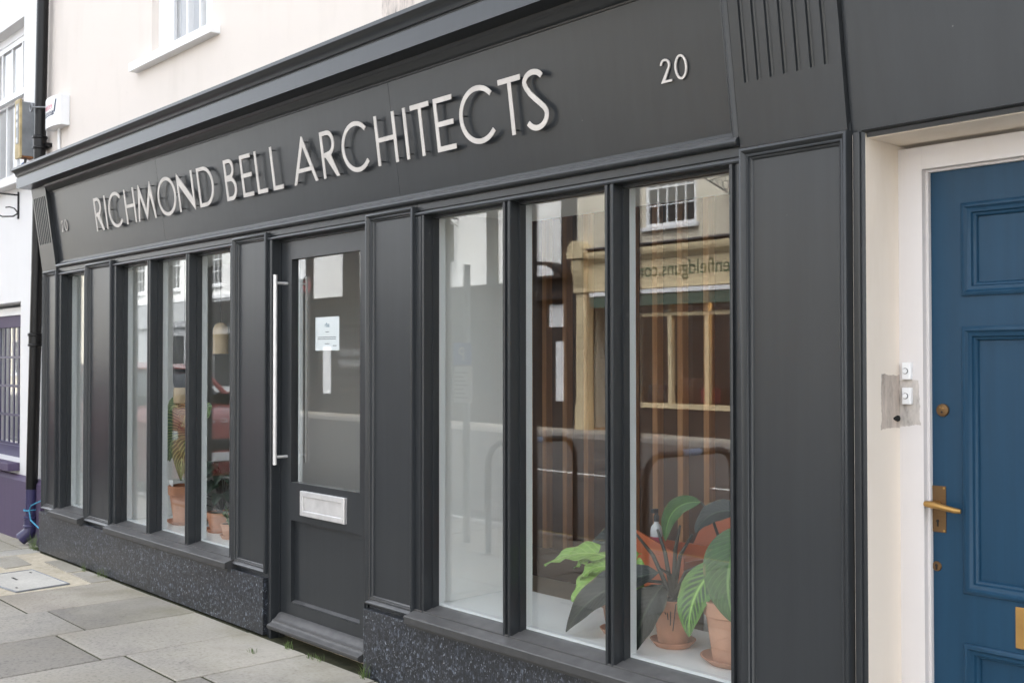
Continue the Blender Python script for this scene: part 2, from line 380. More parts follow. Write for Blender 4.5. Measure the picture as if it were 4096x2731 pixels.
# leaf materials use the leaf's own UVs (u across, v along)
def leaf_mat(name, body, vein, rib, freq=9., vein_w=.5, blotch=None, rough=.3):
    m, nt, b = mat(name); uv = coords(nt, 'UV'); sx = N(nt, 'ShaderNodeSeparateXYZ'); nt.links.new(uv, sx.inputs[0])
    u = math_(nt, 'ABSOLUTE', math_(nt, 'SUBTRACT', sx.outputs[0], .5)); v = sx.outputs[1]
    ph = math_(nt, 'SUBTRACT', math_(nt, 'MULTIPLY', v, freq), math_(nt, 'MULTIPLY', u, freq*.55))
    wv = math_(nt, 'PINGPONG', ph, .5)
    ve = ramp(nt, wv, [(0, (1, 1, 1)), (.05*vein_w+.02, (1, 1, 1)), (.12*vein_w+.08, (0, 0, 0))]).outputs[0]
    ri = ramp(nt, u, [(0, (1, 1, 1)), (.018, (1, 1, 1)), (.045, (0, 0, 0))]).outputs[0]
    n = noise(nt, uv, 5, 4); n2 = noise(nt, uv, 40, 3)
    bc = ramp(nt, n.outputs[0], [(.3, tuple(c*.75 for c in body)), (.7, tuple(c*1.25 for c in body))]).outputs[0]
    if blotch:
        bl = ramp(nt, math_(nt, 'ADD', math_(nt, 'MULTIPLY', wv, 1.2), math_(nt, 'MULTIPLY', math_(nt, 'SUBTRACT', n.outputs[0], .5), .5)), [(.2, (0, 0, 0)), (.4, (1, 1, 1))]).outputs[0]
        edge = ramp(nt, u, [(.05, (0, 0, 0)), (.1, (1, 1, 1)), (.3, (1, 1, 1)), (.38, (0, 0, 0))]).outputs[0]
        bc = mixc(nt, math_(nt, 'MULTIPLY', math_(nt, 'MULTIPLY', bl, edge), .9), bc, blotch)
    base = mixc(nt, math_(nt, 'MULTIPLY', ve, .7), bc, vein); base = mixc(nt, ri, base, rib)
    rim = math_(nt, 'MULTIPLY', ramp(nt, u, [(.44, (0, 0, 0)), (.5, (1, 1, 1))]).outputs[0], ramp(nt, n.outputs[0], [(.5, (0, 0, 0)), (.62, (1, 1, 1))]).outputs[0])
    blem = ramp(nt, noise(nt, uv, 9, 3).outputs[0], [(.70, (0, 0, 0)), (.76, (.6,)*3)]).outputs[0]
    base = mixc(nt, math_(nt, 'MAXIMUM', rim, blem), base, (.20, .15, .06))
    nt.links.new(base, b.inputs['Base Color']); b.inputs['Roughness'].default_value = rough
    try: b.inputs['Subsurface Weight'].default_value = 0.0; b.inputs['Transmission Weight'].default_value = 0.0
    except Exception: pass
    bump(nt, b, math_(nt, 'SUBTRACT', wv, math_(nt, 'MULTIPLY', ri, .4)), .35, .004)
    return m
m_leaf_cal = leaf_mat('calathea_leaf', (.075, .19, .022), (.12, .27, .04), (.26, .46, .09), 11, .25, (.010, .038, .012))
m_leaf_mid = leaf_mat('banana_leaf', (.032, .095, .014), (.065, .16, .03), (.13, .26, .06), 15, .25)
m_leaf_dark = leaf_mat('dark_leaf', (.010, .014, .011), (.025, .034, .025), (.04, .055, .035), 12, .25, None, .36)
m_leaf_lime = leaf_mat('lime_leaf', (.20, .36, .055), (.30, .46, .12), (.33, .48, .14), 7, .4)
m_leaf_dief = leaf_mat('dieffenbachia_leaf', (.03, .085, .02), (.36, .40, .14), (.30, .38, .14), 12, 1.1)
m_leaf_spot = leaf_mat('begonia_leaf', (.012, .03, .016), (.05, .08, .05), (.05, .07, .04), 8, .3)
m_stem = simple('dark_stem', (.035, .03, .022), .5, 0, .3, 30); m_stemg = simple('green_stem', (.06, .12, .03), .5, 0, .3, 30)
m_grass = simple('grass_blade', (.085, .14, .03), .6, 0, .35, 60)

# ================================================================== SETTING: ground
GZ = -.05
def gbox(x0, x1, y0, y1, z0, z1): return MB().box(x0, x1, y0, y1, z0, z1)
pav = MB(); pav.box(-8.2, 8, -3.6, .2, -.4, GZ-.007); pav.box(-60, -8.2, -2.0, .2, -.4, GZ-.0075)
pavement = obj('pavement', pav, m_mortar, kind='structure')
def slab(poly, name='paving_slab', m=m_slab, parent=None, th=.03, c=.004, z=GZ, gap=.008):
    # poly: corner list (x,y) anticlockwise; a stone with a soft arris
    cx = sum(p[0] for p in poly)/len(poly); cy = sum(p[1] for p in poly)/len(poly)
    def ins(k):
        out = []
        for x, y in poly:
            dx, dy = cx-x, cy-y; L = math.hypot(dx, dy); out.append((x+dx/L*k*1.3, y+dy/L*k*1.3))
        return out
    tz = z+random.uniform(-.003, .002); tilt = (random.uniform(-.002, .002), random.uniform(-.002, .002))
    zz = lambda x, y, h_: h_+tilt[0]*(x-cx)+tilt[1]*(y-cy)
    rings = [[(x, y, z-th) for x, y in ins(gap)], [(x, y, zz(x, y, tz-c)) for x, y in ins(gap)], [(x, y, zz(x, y, tz-c*.3)) for x, y in ins(gap+c*.4)], [(x, y, zz(x, y, tz)) for x, y in ins(gap+c)]]
    n = len(poly); vs = [v for r in rings for v in r]; fs = []
    for k in range(3):
        for j in range(n): fs.append((k*n+j, k*n+(j+1) % n, (k+1)*n+(j+1) % n, (k+1)*n+j))
    fs.append(tuple(range(3*n, 4*n)))
    o = link(name, MB().add([(a-cx, b-cy, d) for a, b, d in vs], fs).mesh(name, m), parent if parent else pavement)
    o.location = (cx, cy, 0); return o
xs = [-7.56, -6.92, -6.28, -5.61, -4.99, -4.36, -3.73, -3.1, -2.48, -1.85, -1.2, -.55, .1, .75, 1.4]
first = [-.81, -.70, -.87, -.75, -.62, -.9, -.7, -.85, -.6, -.8, -.95, -.7, -.85, -.75]
for i in range(len(xs)-1):
    x0, x1 = xs[i], xs[i+1]; y = -.028; yn = first[i]
    while y > -3.4:
        yn = max(yn, -3.44)
        if yn < -3.2: yn = -3.44
        slab([(x0, yn), (x1, yn), (x1+.004, y), (x0+.004, y)]); y = yn; yn = y - random.uniform(.75, 1.05)
# the patchwork at the left corner: narrow stones by the plinth, cover, sandy bedding
sand = obj('bedding_mortar', gbox(-9.1, -7.58, -.85, -.03, GZ-.03, GZ-.006), m_sand, pavement)
for poly in ([(-8.02, -.17), (-7.58, -.18), (-7.58, -.035), (-8.02, -.035)], [(-8.62, -.15), (-8.06, -.17), (-8.06, -.035), (-8.62, -.035)],
             [(-9.06, -.46), (-8.52, -.46), (-8.57, -.25), (-9.04, -.22)], [(-9.06, -.86), (-8.42, -.88), (-8.5, -.52), (-9.06, -.5)]):
    slab(poly)
for poly in ([(-9.06, -1.6), (-8.3, -1.6), (-8.3, -.9), (-9.06, -.88)], [(-8.28, -1.7), (-7.58, -1.7), (-7.58, -.83), (-8.28, -.86)], [(-8.1, -3.4), (-7.58, -3.4), (-7.58, -1.72), (-8.1, -1.72)]):
    slab(poly)
for i in range(9):     # beyond the drain channel
    x1 = -9.34-.62*i; x0 = x1-.62; y = .09
    for yn in (-.08 if i == 0 else -.5, -1.2, -1.86): slab([(x0, yn), (x1, yn), (x1, y), (x0, y)]); y = yn
# inspection cover
t = thing('inspection_cover', 'square concrete-filled inspection cover set in sandy mortar near the drainpipe', 'cover', (-7.97, -.51, GZ))
cv = MB().prism([(-8.32, -.74), (-7.62, -.66), (-7.655, -.305), (-8.35, -.325)], lambda x, y: (x, y, GZ-.03), lambda x, y: (x, y, GZ+.001))
obj('concrete_fill', cv, m_conc, t)
ed = MB()
q = [(-8.32, -.74), (-7.62, -.66), (-7.655, -.305), (-8.35, -.325)]
for a, b_ in zip(q, q[1:]+q[:1]): ed.tube([(a[0], a[1], GZ-.003), (b_[0], b_[1], GZ-.003)], .008, 6)
obj('frame', ed, m_galv, t)
for x, y, l in ((-8.08, -.53, .11), (-7.75, -.62, .03), (-8.24, -.37, .03)): obj('key_slot', MB().box(x-l/2, x+l/2, y-.007, y+.007, GZ-.01, GZ+.0025), m_dark, t)
# drain channel
t = thing('drain_channel', 'ribbed cast-iron drain channel crossing the pavement below the drainpipe', 'drain', (-9.2, -.9, GZ))
for k in range(4): obj('rib', MB().box(-9.31+k*.06, -9.275+k*.06, -1.95, -.02, GZ-.02, GZ-.001), m_conc, t)
obj('channel', MB().box(-9.33, -9.07, -1.96, -.01, GZ-.03, GZ-.0105), m_mortar, t)

# ---- road, kerbs, far pavement
road = MB().box(-70, 60, -13.4, -1.9, -.5, -.17); obj('road', road, m_asphalt, kind='structure')
obj('ground', MB().box(-150, 150, -150, 150, -.9, -.55), m_asphalt, kind='structure')
kerb = link('kerb', MB().box(-8.2, 8, -3.72, -3.6, -.35, -.2).mesh('kerb', m_kerb)); kerb['kind'] = 'structure'
ks = MB().cbox(-.45, .45, -.065, .065, -.3, GZ-.004, .012).mesh('kerb_stone', m_kerb)
for k in range(17):
    o = link('kerb_stone', ks, kerb); o.location = (-7.7+k*.91, -3.53, 0)
ks2 = MB().cbox(-.065, .065, -.4, .4, -.3, GZ-.004, .012).mesh('kerb_stone', m_kerb)
for k in range(2): o = link('kerb_stone', ks2, kerb); o.location = (-8.24, -3.13+k*.81, 0)
for k in range(40): o = link('kerb_stone', ks, kerb); o.location = (-8.8-k*.91, -2.02, 0)
far = link('far_pavement', MB().box(-70, 60, -16, -13.4, -.4, -.08).mesh('far_pavement', m_conc)); far['kind'] = 'structure'
for i in range(34):
    for j in range(1): slab([(-31+i*.75, -14.28), (-30.25+i*.75, -14.28), (-30.25+i*.75, -13.55), (-31+i*.75, -13.55)], z=-.05, parent=far)
for k in range(40): o = link('kerb_stone', ks, far); o.location = (-34+k*.91, -13.44, -.01)
for nm, y, lab in (('near', -3.86, 'yellow road line nearer the kerb by the cycle stands'), ('far', -4.06, 'yellow road line farther from the kerb by the cycle stands')):
    o = obj('road_line', MB().box(-8.0, 12, y-.04, y+.04, -.169, -.166), m_yline); o['kind'] = 'structure'
for k in range(8):
    o = obj('lane_dash', MB().box(-16+k*3.6, -14.2+k*3.6, -8.2, -8.1, -.169, -.166), m_wline); o['kind'] = 'structure'
o = obj('bay_line', MB().box(-40, -8.2, -4.12, -4.04, -.169, -.166), m_wline); o['kind'] = 'structure'

# ================================================================== SHOP BUILDING (carcass)
WY = .10
bld = thing('shop_building', 'cream rendered terraced building above the dark grey shopfront', 'building', (-5.5, .1, GZ))
wz0, wz1, wx0, wx1 = 3.59, 5.1, -7.27, -6.36
wall = MB()
wall.box(-9.36, wx0, WY, WY+.3, 2.75, 9); wall.box(wx1, 8, WY, WY+.3, 2.75, 9); wall.box(wx0, wx1, WY, WY+.3, 2.75, wz0); wall.box(wx0, wx1, WY, WY+.3, wz1, 9)
obj('front_wall', wall, m_cream, bld)
obj('corner_wall', MB().box(-9.36, -9.06, WY, WY+.3, -.3, 2.75), m_cream, bld)
side = MB(); side.box(-9.36, -9.16, .42, 2.4, -.3, 9); side.box(-9.36, -9.16, 2.4, 5, -.3, 2.6); side.box(-1.80, -1.78, .32, 5, -.3, 2.75); side.box(7.9, 8, .4, 2.4, -.3, 9); side.box(-9.16, 7.9, 2.3, 2.4, 2.61, 9); side.box(-1.8, 8, 5, 5.1, -.3, 2.6); side.box(-9.36, -1.8, 5, 5.1, -.3, 2.6)
obj('party_wall', side, m_whitein, bld)
obj('interior_floor', MB().box(-9.15, -1.80, .1, 5, -.2, .06), simple('pale_timber_floor', (.5, .42, .32), .5, 0, .1, 3), bld)
obj('interior_ceiling', MB().box(-9.15, -1.80, .12, 5.0, 2.45, 2.6), m_whitein, bld)
rf = MB().py([(-9.6, 9), (8.2, 9), (8.2, 9.1), (-9.6, 9.1)], -.3, 2.5); obj('roof', rf, simple('slate', (.07, .07, .08), .7, 0, .2, 3), bld)
win = obj('upper_window', MB().box(wx0, wx0+.13, WY+.05, WY+.16, wz0, wz1).box(wx1-.08, wx1, WY+.05, WY+.16, wz0, wz1).box(wx0+.13, wx1-.08, WY+.05, WY+.16, wz1-.08, wz1), m_white, bld)
s_ = MB(); s_.cbox(-7.51, -6.25, .035, WY+.2, 3.53, 3.588, .004); sub('sill', s_, m_white, win, bld)
sub('sash_frame', MB().box(wx0+.13, wx0+.19, WY+.075, WY+.125, wz0, wz1-.08).box(wx1-.14, wx1-.08, WY+.075, WY+.125, wz0, wz1-.08).box(wx0+.19, wx1-.14, WY+.075, WY+.125, wz0, wz0+.05).box(wx0+.19, wx1-.14, WY+.076, WY+.124, 4.05, 4.09), m_white, win, bld)
for k in (1, 2): sub('glazing_bar', MB().box(wx0+.19+k*.193-.011, wx0+.19+k*.193+.011, WY+.08, WY+.12, wz0+.05, wz1-.08), m_white, win, bld)
sub('pane', MB().box(wx0+.19, wx1-.14, WY+.098, WY+.103, wz0+.05, wz1-.08), m_glass_thin, win, bld)
for k, (a, b_) in enumerate(((wx0+.05, wx0+.36), (wx1-.36, wx1-.05))): sub('shutter', MB().box(wx0+.40+k*.22, wx0+.59+k*.22, WY+.19, WY+.21, wz0, wz1), m_white, win, bld)
sub('room_back', MB().box(wx0-.3, wx1+.3, WY+.8, WY+.82, wz0-.3, wz1+.3), simple('grey_room', (.22, .23, .24), .9), win, bld)

# ================================================================== SHOPFRONT
sf = thing('shopfront', 'dark grey painted timber shopfront with raised metal lettering and granite base', 'shopfront', (-5.5, 0, GZ))
CT = math.tan(R(8)); PANEL0 = .035
def cy(z, off): return off - CT*(z-2.23)
# fascia: canted boards butted at two joints
for x0, x1 in ((-8.84, -6.871), (-6.869, -4.243), (-4.241, -2.239)):
    obj('fascia_board', MB().px([(cy(2.22, PANEL0), 2.22), (cy(2.9, PANEL0), 2.9), (cy(2.9, PANEL0)+.03, 2.9), (cy(2.22, PANEL0)+.03, 2.22)], x0, x1), m_grey, sf)
obj('side_fascia_board', MB().px([(cy(2.203, .02), 2.203), (cy(2.9, .02), 2.9), (cy(2.9, .02)+.03, 2.9), (cy(2.203, .02)+.03, 2.203)], -1.828, 2.2), m_grey, sf)
# bottom and right fascia moulding
def fm(o, z):  return (cy(z, PANEL0)-o, z)
mp_ = [fm(-.004, 2.278), fm(.006, 2.277), fm(.007, 2.271), fm(.012, 2.270), fm(.013, 2.264), (-.004+cy(2.255, .012), 2.257), (-.012, 2.247), (-.017, 2.240), (-.017, 2.233), (-.012, 2.226), (-.002, 2.222), (.012, 2.221), (.05, 2.221)]
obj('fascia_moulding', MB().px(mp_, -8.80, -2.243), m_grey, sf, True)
def canted(prof, z0, z1, mb=None):      # prof (x, out) extruded up the canted plane
    mb = mb or MB(); return mb.prism(prof, lambda x, o: (x, cy(z0, PANEL0)-o, z0), lambda x, o: (x, cy(z1, PANEL0)-o, z1))
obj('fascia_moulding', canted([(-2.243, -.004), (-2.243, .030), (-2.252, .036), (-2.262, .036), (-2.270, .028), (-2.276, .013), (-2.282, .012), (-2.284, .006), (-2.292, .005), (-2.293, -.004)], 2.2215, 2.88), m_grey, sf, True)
# consoles with flutes
def console(x0, x1):
    mb = MB(); P0 = .035+.0
    n = 7; fl = [x0+(x1-x0)*(.125+.125*k) for k in range(n)]
    canted([(x0, -.05), (x0, P0), (x1, P0), (x1, -.05)], 2.213, 2.425, mb)
    g = [(x0, -.05), (x0, P0)]
    for f in fl: g += [(f-.0115, P0), (f-.009, P0-.009), (f-.004, P0-.013), (f+.004, P0-.013), (f+.009, P0-.009), (f+.0115, P0)]
    g += [(x1, P0), (x1, -.05)]
    canted(g, 2.425, 2.795, mb); canted([(x0, -.05), (x0, P0), (x1, P0), (x1, -.05)], 2.795, 2.9, mb)
    return mb
obj('console', console(-9.15, -8.835), m_grey, sf); obj('console', console(-2.238, -1.83), m_grey, sf)
# cornice: lead-lit corona, cyma above, cove beneath the soffit
FY = -.20
corn = [(.11, 2.874), (FY+.012, 2.874), (FY+.012, 2.871), (FY, 2.871), (FY, 2.952), (FY+.008, 2.957), (FY+.006, 2.964), (FY-.004, 2.966), (FY-.008, 2.976), (FY-.012, 2.988), (FY-.024, 2.998), (FY-.036, 3.003), (FY-.042, 3.010), (FY-.042, 3.028), (.11, 3.06)]
obj('cornice', MB().px(corn, -9.17, 2.3), m_grey, sf, True)
cove = [(cy(2.815, PANEL0)+.003, 2.815), (cy(2.815, PANEL0)-.006, 2.815), (cy(2.82, PANEL0)-.007, 2.822), (cy(2.826, PANEL0)-.014, 2.824), (-.075, 2.832), (-.082, 2.845), (-.092, 2.852), (-.096, 2.856), (-.10, 2.873), (.0, 2.873)]
obj('bed_moulding', MB().px(cove, -8.83, -2.24), m_grey, sf, True)
obj('bed_moulding', MB().px([(y-.02, z) for y, z in cove], -1.826, 2.2), m_grey, sf, True)

# pilasters
PIL = [(-9.102, -8.794), (-8.178, -7.693), (-5.866, -5.465), (-4.478, -4.087), (-2.233, -1.822)]
pmould = [(0, .03), (0, -.010), (.003, -.016), (.010, -.018), (.016, -.014), (.019, -.006), (.022, -.004), (.026, -.006), (.030, -.004), (.033, .004), (.036, .005), (.040, .009), (.042, .013)]
for x0, x1 in PIL:
    p = obj('pilaster', MB().box(x0+.002, x1-.002, .013, .095, .274, 2.235), m_grey, sf)
    sub('pilaster_moulding', MB().sweep_rect(x0, x1, .297, 2.209, pmould), m_grey, p, sf, True)
# windows
HEAD = [(.0846, 2.24), (.014, 2.24), (.014, 2.190), (.020, 2.187), (.020, 2.182), (.003, 2.180), (-.002, 2.177), (-.004, 2.171), (-.002, 2.165), (.003, 2.163), (.05, 2.163), (.05, 2.152), (.0846, 2.152)]
SILL = [(.0846, .24), (-.045, .262), (-.045, .276), (-.061, .277), (-.063, .280), (-.063, .309), (-.060, .313), (-.004, .3275), (-.003, .333), (.002, .335), (.006, .332), (.070, .349), (.0846, .351)]
def jamb(xo, xb, s):      # s=+1: opening is to the right
    return [(xo, .0846), (xo, .005), (xb-s*.030, .005), (xb-s*.027, .012), (xb-s*.016, .012), (xb-s*.014, -.001), (xb-s*.010, -.004), (xb-s*.004, -.004), (xb, .001), (xb, .05), (xb+s*.008, .05), (xb+s*.008, .0846)]
def mull(x1, x0):
    return [(x1-.008, .0846), (x1-.008, .05), (x1, .05), (x1, .001), (x1+.003, -.004), (x1+.010, -.004), (x1+.013, .000), (x1+.015, .010), (x0-.015, .010), (x0-.013, 0), (x0-.010, -.004), (x0-.003, -.004), (x0, .001), (x0, .05), (x0+.008, .05), (x0+.008, .0846)]
def window(panes, jl, jr, sl, sr):
    fr = MB().px(HEAD, jl, jr); fr.pz(jamb(jl, panes[0][0], 1), .30, 2.1625); fr.pz(jamb(jr, panes[-1][1], -1), .30, 2.1625)
    fr = obj('window_frame', fr, m_grey, sf)
    for a, b_ in zip(panes[:-1], panes[1:]): sub('mullion', MB().pz(mull(a[1], b_[0]), .30, 2.1625), m_grey, fr, sf)
    inn = MB()
    for a, b_ in zip(panes[:-1], panes[1:]): inn.box(a[1]-.006, b_[0]+.006, .08465, .122, .352, 2.16)
    inn.box(jl, panes[0][0]+.008, .08465, .122, .352, 2.16); inn.box(panes[-1][1]-.008, jr, .08465, .122, .352, 2.16)
    inn.box(jl, jr, .08465, .112, .335, .362); inn.box(jl, jr, .08465, .122, 2.16, 2.25)
    sub('inner_frame', inn, m_white, fr, sf)
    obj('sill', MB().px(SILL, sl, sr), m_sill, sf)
    for a, b_ in panes: obj('glass_pane', MB().box(a+.001, b_-.001, .0775, .0835, .345, 2.158), m_glass, sf)
RG = [(-4.018, -3.463), (-3.418, -2.870), (-2.827, -2.284)]
LG = [(-7.625, -7.084), (-7.040, -6.500), (-6.458, -5.909)]
SG = [(-8.717, -8.228)]
window(RG, -4.087, -2.233, -4.087, -2.236); window(LG, -7.693, -5.866, -7.68, -5.845); window(SG, -8.794, -8.178, -8.794, -8.18)
# granite base
for x0, x1, z0 in ((-9.125, -5.468, -.043), (-4.478, -1.79, -.06)):
    obj('granite_base', MB().cbox(x0, x1, -.022, .08, z0, .2735, .003), m_granite, sf)
# door frame + door
fr = MB().px(HEAD, -5.465, -4.478); fr.pz(jamb(-5.465, -5.42, 1), -.06, 2.1625); fr.pz(jamb(-4.478, -4.50, -1)[:2]+[(-4.494, .005), (-4.496, -.003), (-4.50, .001), (-4.50, .05), (-4.508, .05), (-4.508, .095)], -.06, 2.1625)
obj('door_frame', fr, m_grey, sf)
th = [(.09, -.02), (-.02, .004), (-.034, .012), (-.038, .020), (-.036, .030), (-.026, .036), (-.012, .040), (-.004, .046), (-.002, .054), (.010, .058), (.02, .066), (.034, .082), (.05, .088), (.09, .09)]
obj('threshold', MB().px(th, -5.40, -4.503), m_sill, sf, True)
LX0, LX1, LY = -5.406, -4.512, .056
gx0, gx1, gz0, gz1 = -5.30, -4.625, .819, 2.050
pz0, pz1 = .155, .609
leaf = MB(); yb = .1
leaf.box(LX0, gx0, LY, yb, .088, 2.150); leaf.box(gx1, LX1, LY, yb, .088, 2.150)
leaf.box(gx0, gx1, LY, yb, gz1, 2.150); leaf.box(gx0, gx1, LY, yb, pz1, gz0); leaf.box(gx0, gx1, LY, yb, .088, pz0)
door = obj('shop_door', leaf, m_grey, sf)
sub('lower_panel', MB().box(gx0, gx1, .082, .095, pz0, pz1), m_grey, door, sf)
sub('panel_bead', MB().px([(.082, pz0), (.060, pz0), (.058, pz0+.004), (.082, pz0+.014)], gx0+.001, gx1-.001), m_grey, door, sf)
sub('glass_pane', MB().box(gx0, gx1, .0775, .0835, gz0, gz1), m_glass, door, sf)
for xa in (gx0-.02, gx1-.012): sub('inner_bead', MB().box(xa, xa+.032, .1005, .12, gz0, gz1), m_white, door, sf)
hb = MB().tube([(-5.345, -.02, .915), (-5.345, -.02, 1.963)], .0112, 16)
for z in (.957, 1.918): hb.tube([(-5.345, -.02, z), (-5.345, LY, z)], .0085, 12)
sub('pull_handle', hb, m_steel2, door, sf, True)
hb = MB().tube([(-5.345, .175, .915), (-5.345, .175, 1.963)], .0112, 16)
for z in (.957, 1.918): hb.tube([(-5.345, .175, z), (-5.345, .1, z)], .0085, 12)
sub('inside_pull_handle', hb, m_steel2, door, sf, True)
lb = MB(); lx0, lx1, lz0, lz1 = -5.178, -4.742, .648, .782
lb.sweep_rect(lx0, lx1, lz0, lz1, [(0, LY), (0, .040), (.003, .037), (.026, .037), (.029, .040), (.029, .048)])
ltp = sub('letterbox', lb, m_steel2, door, sf)
sub('letter_flap', MB().cbox(lx0+.029, lx1-.029, .046, .055, lz0+.029, lz1-.029, .002), m_steel2, door, sf)
sub('keyhole', MB().lathe([(.008, 0), (.008, .004)], 0, 0, 12), m_brass, door, sf).matrix_local = Matrix.Translation(Vector((-5.36+5.5, .053, .69+.05)))@Matrix.Rotation(R(90), 4, 'X')

# ---- lettering: outlines of a light geometric sans, cut from sheet metal and stood off on pins
T_ = .094
def arc(cx, cz, rx, rz, a0, a1, n=24): return [(cx+rx*math.cos(R(a0+(a1-a0)*i/n)), cz+rz*math.sin(R(a0+(a1-a0)*i/n))) for i in range(n+1)]
def ring(w, h0=0, h1=1, t=T_):
    c = w/2; m_ = (h0+h1)/2; rz = (h1-h0)/2
    return [arc(c, m_, c, rz, 0, 360, 40)[:-1], arc(c, m_, c-t, rz-t, 0, 360, 40)[:-1]]
def stroke(path, t=T_):
    L = []; Rr = []
    for i, p in enumerate(path):
        a = path[max(i-1, 0)]; b_ = path[min(i+1, len(path)-1)]
        dx, dz = b_[0]-a[0], b_[1]-a[1]; l = math.hypot(dx, dz) or 1; nx, nz = -dz/l*t/2, dx/l*t/2
        L.append((p[0]+nx, p[1]+nz)); Rr.append((p[0]-nx, p[1]-nz))
    return L+Rr[::-1]
def glyph(ch, w):
    t = T_
    if ch == 'I': return [[(0, 0), (t, 0), (t, 1), (0, 1)]]
    if ch == 'H': return [[(0, 0), (t, 0), (t, .46), (w-t, .46), (w-t, 0), (w, 0), (w, 1), (w-t, 1), (w-t, .46+t*.95), (t, .46+t*.95), (t, 1), (0, 1)]]
    if ch == 'L': return [[(0, 0), (w, 0), (w, t), (t, t), (t, 1), (0, 1)]]
    if ch == 'E': return [[(0, 0), (w, 0), (w, t), (t, t), (t, .46), (w*.97, .46), (w*.97, .46+t), (t, .46+t), (t, 1-t), (w, 1-t), (w, 1), (0, 1)]]
    if ch == 'T': return [[(w/2-t/2, 0), (w/2+t/2, 0), (w/2+t/2, 1-t), (w, 1-t), (w, 1), (0, 1), (0, 1-t), (w/2-t/2, 1-t)]]
    if ch == 'N': return [[(0, 0), (t, 0), (t, .70), (w-.02, -.02), (w, -.02), (w, 1), (w-t, 1), (w-t, .30), (.02, 1.02), (0, 1.02)]]
    if ch == 'M': return [[(0, 0), (t*1.02, 0), (w*.2+t*.42, .66), (w/2, -.02), (w*.8-t*.42, .66), (w-t*1.02, 0), (w, 0), (w*.82, 1.02), (w*.80, 1.02), (w/2, .29), (w*.20, 1.02), (w*.18, 1.02)]]
    if ch == 'A':
        c = w/2; k = lambda z, s: (c+s*(w/2)*(1-z), z)
        b0, b1 = .25, .25+t*.9; i = t*1.13
        inner = lambda z, s: (c+s*((w/2)*(1-z/1.0)-i*.98), z)
        return [[(0, 0), (i, 0), inner(b0, -1), inner(b0, 1), (w-i, 0), (w, 0), (c+.02, 1.03), (c-.02, 1.03)], [inner(b1, -1), (c, 1-t*2.15), inner(b1, 1)]]
    if ch == 'D':
        o = [(0, 0)] + arc(w-.5*1.02, .5, .51, .5, -90, 90) + [(0, 1)]
        return [o, [(t, t), (t, 1-t)] + arc(w-.51, .5, .51-t, .5-t, 90, -90)]
    if ch == 'R':
        r = .27; cx = w*.86-r
        o = [(0, 0), (t, 0), (t, .44)] + [(t+.06, .44), (w-t*1.2, 0), (w, 0), (w*.55+.03, .455)] + arc(cx, 1-r-.0, r, r, -65, 90, 20) + [(0, 1)]
        return [o, [(t, .44+t), (t, 1-t)] + arc(cx, 1-r, r-t, r-t, 90, -90, 16)]
    if ch == 'B':
        r1, r2 = .235, .28
        o = [(0, 0)] + arc(w-r2, r2, r2, r2, -90, 62, 18) + arc(w*.90-r1, 1-r1, r1, r1, -60, 90, 18) + [(0, 1)]
        return [o, [(t, t), (t, 2*r2-t)] + arc(w-r2, r2, r2-t, r2-t, 90, -90, 16), [(t, 1-2*r1+t*.85), (t, 1-t)] + arc(w*.9-r1, 1-r1, r1-t, r1-t*.93, 90, -90, 16)]
    if ch == 'O': return ring(w, -.02, 1.02)
    if ch == '0': return ring(w, -.02, 1.02, t)
    if ch == 'C':
        rx = w*.54; return [stroke(arc(rx, .5, rx-t/2, .52-t/2, 42, 318, 40))]
    if ch == 'S':
        r1, r2 = .235, .275; c = w/2
        p = arc(c, 1.02-r1, r1-t*.5+.05, r1-t/2, 28, 180, 18) + [(c-r1*.62, .60), (c, .51), (c+r2*.55, .43)] + arc(c, -.02+r2, r2-t*.5+.03, r2-t/2, 18, -150, 20)
        # smooth the spine
        for _ in range(3): p = [p[0]]+[((p[i-1][0]+2*p[i][0]+p[i+1][0])/4, (p[i-1][1]+2*p[i][1]+p[i+1][1])/4) for i in range(1, len(p)-1)]+[p[-1]]
        return [stroke(p)]
    if ch == '2':
        c = w*.48; r = .27
        p = arc(c, 1-r, r-t/2, r-t/2, 175, -35, 20)
        ob = stroke(p); n = len(p)
        return [ob[:n] + [(t*1.55, t), (w, t), (w, 0), (-.02, 0)] + ob[n:]] if False else [ob[:n]+[(.24, t), (w, t), (w, 0), (0, 0)]+ob[n:]]
